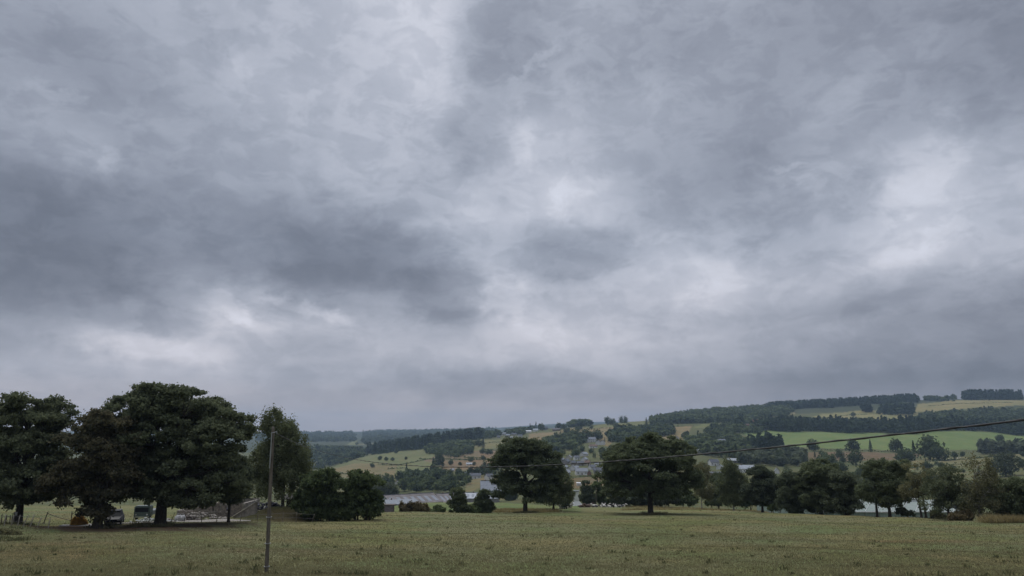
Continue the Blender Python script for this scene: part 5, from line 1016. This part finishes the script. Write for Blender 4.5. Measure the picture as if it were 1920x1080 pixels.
def cow_mesh(pose, headyaw=0.):
    lie = pose == 'lie'; zc = .42 if lie else .98
    V_ = [(-.75,0,zc+.05),(-.3,0,zc),(.2,0,zc),(.6,0,zc+.05),(.85,.05*headyaw,zc+.3),(1.05,.25*headyaw,zc+.62),(1.3,.5*headyaw,zc+.58),(1.5,.65*headyaw,zc+.42)]
    E_ = [(i, i+1) for i in range(7)]; Rd = [(.34,.36),(.42,.40),(.42,.42),(.33,.38),(.2,.27),.16,.15,.09]
    if pose == 'graze':
        V_[4:8] = [(.95,0,zc),(1.2,0,zc-.35),(1.4,0,zc-.65),(1.5,0,zc-.85)]
    def chain(root, pts, rr):
        prev = root
        for p_, r_ in zip(pts, rr): V_.append(p_); Rd.append(r_); E_.append((prev, len(V_)-1)); prev = len(V_)-1
    for s_ in (-1, 1):
        if lie:
            chain(3, [(.72,.22*s_,.2),(.98,.26*s_,.1),(.7,.3*s_,.07)], [.12,.075,.05])
            chain(0, [(-.62,.36*s_,.28),(-.25,.48*s_,.16),(-.6,.5*s_,.08),(-.3,.52*s_,.05)], [.2,.11,.06,.045])
        else:
            chain(3, [(.6,.2*s_,.7),(.62,.2*s_,.4),(.6,.2*s_,.06)], [.13,.07,.05]); chain(0, [(-.7,.2*s_,.72),(-.62,.2*s_,.5),(-.8,.2*s_,.4),(-.76,.2*s_,.05)], [.19,.12,.07,.05])
        hp = V_[5]; chain(5, [(hp[0]-.02, hp[1]+.16*s_, hp[2]+.12), (hp[0]-.06, hp[1]+.3*s_, hp[2]+.1)], [.05, .035])
    chain(0, [(-1.02,0,zc+.22),(-1.12,0,zc-.1),(-1.1,.02,zc-.35)], [.05,.03,.04]); return skin(V_, E_, Rd, 'body')
CL = [cow_mesh('lie', 0), cow_mesh('lie', 1), cow_mesh('lie', -1)]; CS = cow_mesh('stand'); CGz = cow_mesh('graze'); HORN = mat('hoof_horn', (.2, .17, .13)); UD = mat('muzzle_skin', (.30, .20, .17))
cows = [(1090,222,0,BR_,.2,'dark brown cow lying, leftmost in the resting herd'),(1101,216,1,BR_,2.9,'black-brown cow with pale legs lying second from the left'),(1113,219,0,BW,3.3,'black-and-white cow lying left of the raised-head cow'),(1125,222,1,BW,.3,'black-and-white cow with raised white face, middle of the herd'),(1131,218,2,BW,2.8,'mostly white cow lying beside the raised-head cow'),
 (1139,220,2,BW,.5,'white-shouldered cow lying right of the herd middle'),(1145,215,0,BW,3.0,'black-and-white cow lying in front of the right part of the herd'),(1153,221,1,BW,3.5,'white-faced cow lying second from the right'),(1158,218,2,BW,.1,'black cow with white belly lying at the right end of the herd'),(1103,228,2,BR_,.4,'dark cow lying behind the second one from the left'),(1055,206,0,PALE,2.7,'pale cow with raised head lying apart beside the grey-green tree'),(1066,210,0,PALE,.2,'pale cow lying flat right of the one with raised head')]
cmesh = {}
for (px, Y, v_, m_, rz, lab) in cows:
    p = G(px if px < 1080 else 1090+(px-1090)*1.12, Y); root = empty('cow', p, rz); tag(root, lab, 'cow', 'cows resting in the pasture'); key = (v_, m_.name)
    if key not in cmesh: me = CL[v_].copy(); me.materials.clear(); me.materials.append(m_); cmesh[key] = me
    obj('body', cmesh[key], root)
fc = [(1766,858),(1772,858),(1780,860),(1784,859),(1796,858),(1800,857),(1790,859)]
for i, (px, py) in enumerate(fc):
    p = hit(px, py+3, 600, 1200); root = empty('cow', p, i*1.9); root.scale = (1.2,)*3; tag(root, 'tiny pale cow, %s of the distant herd below the tall dark tree' % ['leftmost', 'second from the left', 'third from the left', 'middle one', 'second from the right', 'rightmost', 'third from the right'][i], 'cow', 'distant grazing cattle')
    key = ('far', i % 2)
    if key not in cmesh: me = (CS, CGz)[i % 2].copy(); me.materials.clear(); me.materials.append(PALE); cmesh[key] = me
    obj('body', cmesh[key], root)
# ------------------------------------------------------------------ grass and weeds
def blades(n, y0, y1, h, wdt, lean, seed, pxr=(-60, 1980), dens=1.0):
    rng = np.random.RandomState(seed); u = rng.rand(n); Y = 1/((1/y0)*(1-u)+(1/y1)*u) if dens == 1 else np.sqrt(rng.uniform(y0**2, y1**2, n))
    s = (rng.uniform(*pxr, n)-960)/F/1.02; X = s*Y
    keep = np.ones(n, bool)
    for sp, rx, ry in SOIL: keep &= (((X-sp.x)/rx)**2+((Y-sp.y)/ry)**2 > .9*rng.uniform(.5, 1.2, n))
    X, Y = X[keep], Y[keep]; n = len(X); Z = H(X, Y); hh = h*rng.uniform(.4, 1.3, n); w = wdt*rng.uniform(.7, 1.4, n)*np.clip(Y/45, 1, 3)
    a = rng.rand(n)*6.28; dx_, dy_ = np.cos(a)*w/2, np.sin(a)*w/2; l1, l2 = rng.normal(size=n)*lean*hh, rng.normal(size=n)*lean*hh
    V_ = np.stack([np.stack([X-dx_, Y-dy_, Z-.02], 1), np.stack([X+dx_, Y+dy_, Z-.02], 1), np.stack([X+l1+dx_*.2, Y+l2, Z+hh], 1), np.stack([X+l1-dx_*.2, Y+l2, Z+hh*.97], 1)], 1).reshape(-1, 3)
    return V_, np.arange(4*n).reshape(n, 4), rng.uniform(-.1, .6, n)
v, f, t = blades(260000, 33, 170, .07, .05, .9, 1)
t = .2+t*.4
tag(obj('grass', raw_mesh('grass', v, f, LF_TUFT, t)), 'short grazed grass of the pasture', 'grass', kind='stuff')
def clumps(name, label, n, y0, y1, per, h, w, spread, lf, seed, pxr=(-60, 1980), region=None):
    rng = np.random.RandomState(seed); Y = 1/((1/y0)*(1-rng.rand(n))+(1/y1)*rng.rand(n)); Y = np.clip(Y, y0, y1); px = rng.uniform(*pxr, n); X = (px-960)/F/1.02*Y
    idx = np.repeat(np.arange(n), per); m = len(idx); sc = rng.uniform(.5, 1.4, n)[idx]
    x = X[idx]+rng.normal(size=m)*spread*sc; y = Y[idx]+rng.normal(size=m)*spread*sc; z = H(x, y); hh = h*sc*rng.uniform(.3, 1.1, m); ww = w*rng.uniform(.6, 1.3, m)
    l1, l2 = rng.normal(size=m)*.35*hh, rng.normal(size=m)*.35*hh; a = rng.rand(m)*6.28; dx_, dy_ = np.cos(a)*ww/2, np.sin(a)*ww/2
    V_ = np.stack([np.stack([x-dx_*.4, y-dy_*.4, z-.02], 1), np.stack([x+dx_+l1*.5, y+dy_+l2*.5, z+hh*.55], 1), np.stack([x+l1, y+l2, z+hh], 1), np.stack([x-dx_+l1*.5, y-dy_+l2*.5, z+hh*.5], 1)], 1).reshape(-1, 3)
    return tag(obj(name, raw_mesh(name, V_, np.arange(4*m).reshape(m, 4), lf, rng.uniform(-.2, .5, m))), label, 'weeds', kind='stuff')
clumps('weeds', 'dark dock and thistle clumps scattered over the pasture', 300, 34, 170, 14, .22, .06, .12, LF_WEED, 5)
clumps('dry_grass', 'dry straw-coloured tufts scattered over the pasture', 1500, 34, 190, 14, .10, .04, .35, LF_RUST, 6)
clumps('dry_grass', 'tall pale dry grass patch at the right edge of the pasture', 420, 97, 104, 40, .85, .05, .45, LF_STRAW, 7, (1828, 2000))
clumps('dry_grass', 'narrow band of dry grass along the pasture edge between the oak and the dark clump', 700, 186, 230, 26, .5, .08, .6, LF_STRAW, 8, (1165, 1450))
clumps('dry_grass', 'dry fringe of grass around the middle oak', 260, 165, 175, 24, .5, .07, .6, LF_STRAW, 9, (925, 1045))
for (tp, ty, nm) in ((300, 91, 'largest tree'), (33, 87, 'leftmost maple'), (985, 157, 'middle oak'), (1220, 145, 'spreading oak')):
    kx = 2.4*F/ty; clumps('tussock_grass', 'long grass tussocks around the foot of the %s' % nm, 60, ty-2.5, ty+1.5, 22, .42, .05, .3, LF_TUFT, tp, (tp-kx, tp+kx))
clumps('rough_grass', 'rough green weeds below the stakes at the left edge', 70, 62, 84, 26, .4, .05, .45, LF_WEED, 10, (-60, 95))
# ------------------------------------------------------------------ haze
zb = float(V[:, 2].min())-1
hz = MB().box(-13650, 13650, -13650, 13650, zb-5, 330)
hm = bpy.data.materials.new('haze_air'); hm.use_nodes = True; hn = hm.node_tree; hn.nodes.clear(); ho = hn.nodes.new('ShaderNodeOutputMaterial'); hv = hn.nodes.new('ShaderNodeVolumePrincipled')
hv.inputs['Color'].default_value = (.56, .76, 1.0, 1); hv.inputs['Density'].default_value = .00008; hv.inputs['Anisotropy'].default_value = .2; hn.links.new(hv.outputs[0], ho.inputs['Volume'])
tag(hz.build('haze', hm), 'thin bluish haze filling the valley air', 'haze', kind='stuff')
print('objects', len(bpy.data.objects), 'faces', sum(len(m.polygons) for m in bpy.data.meshes))
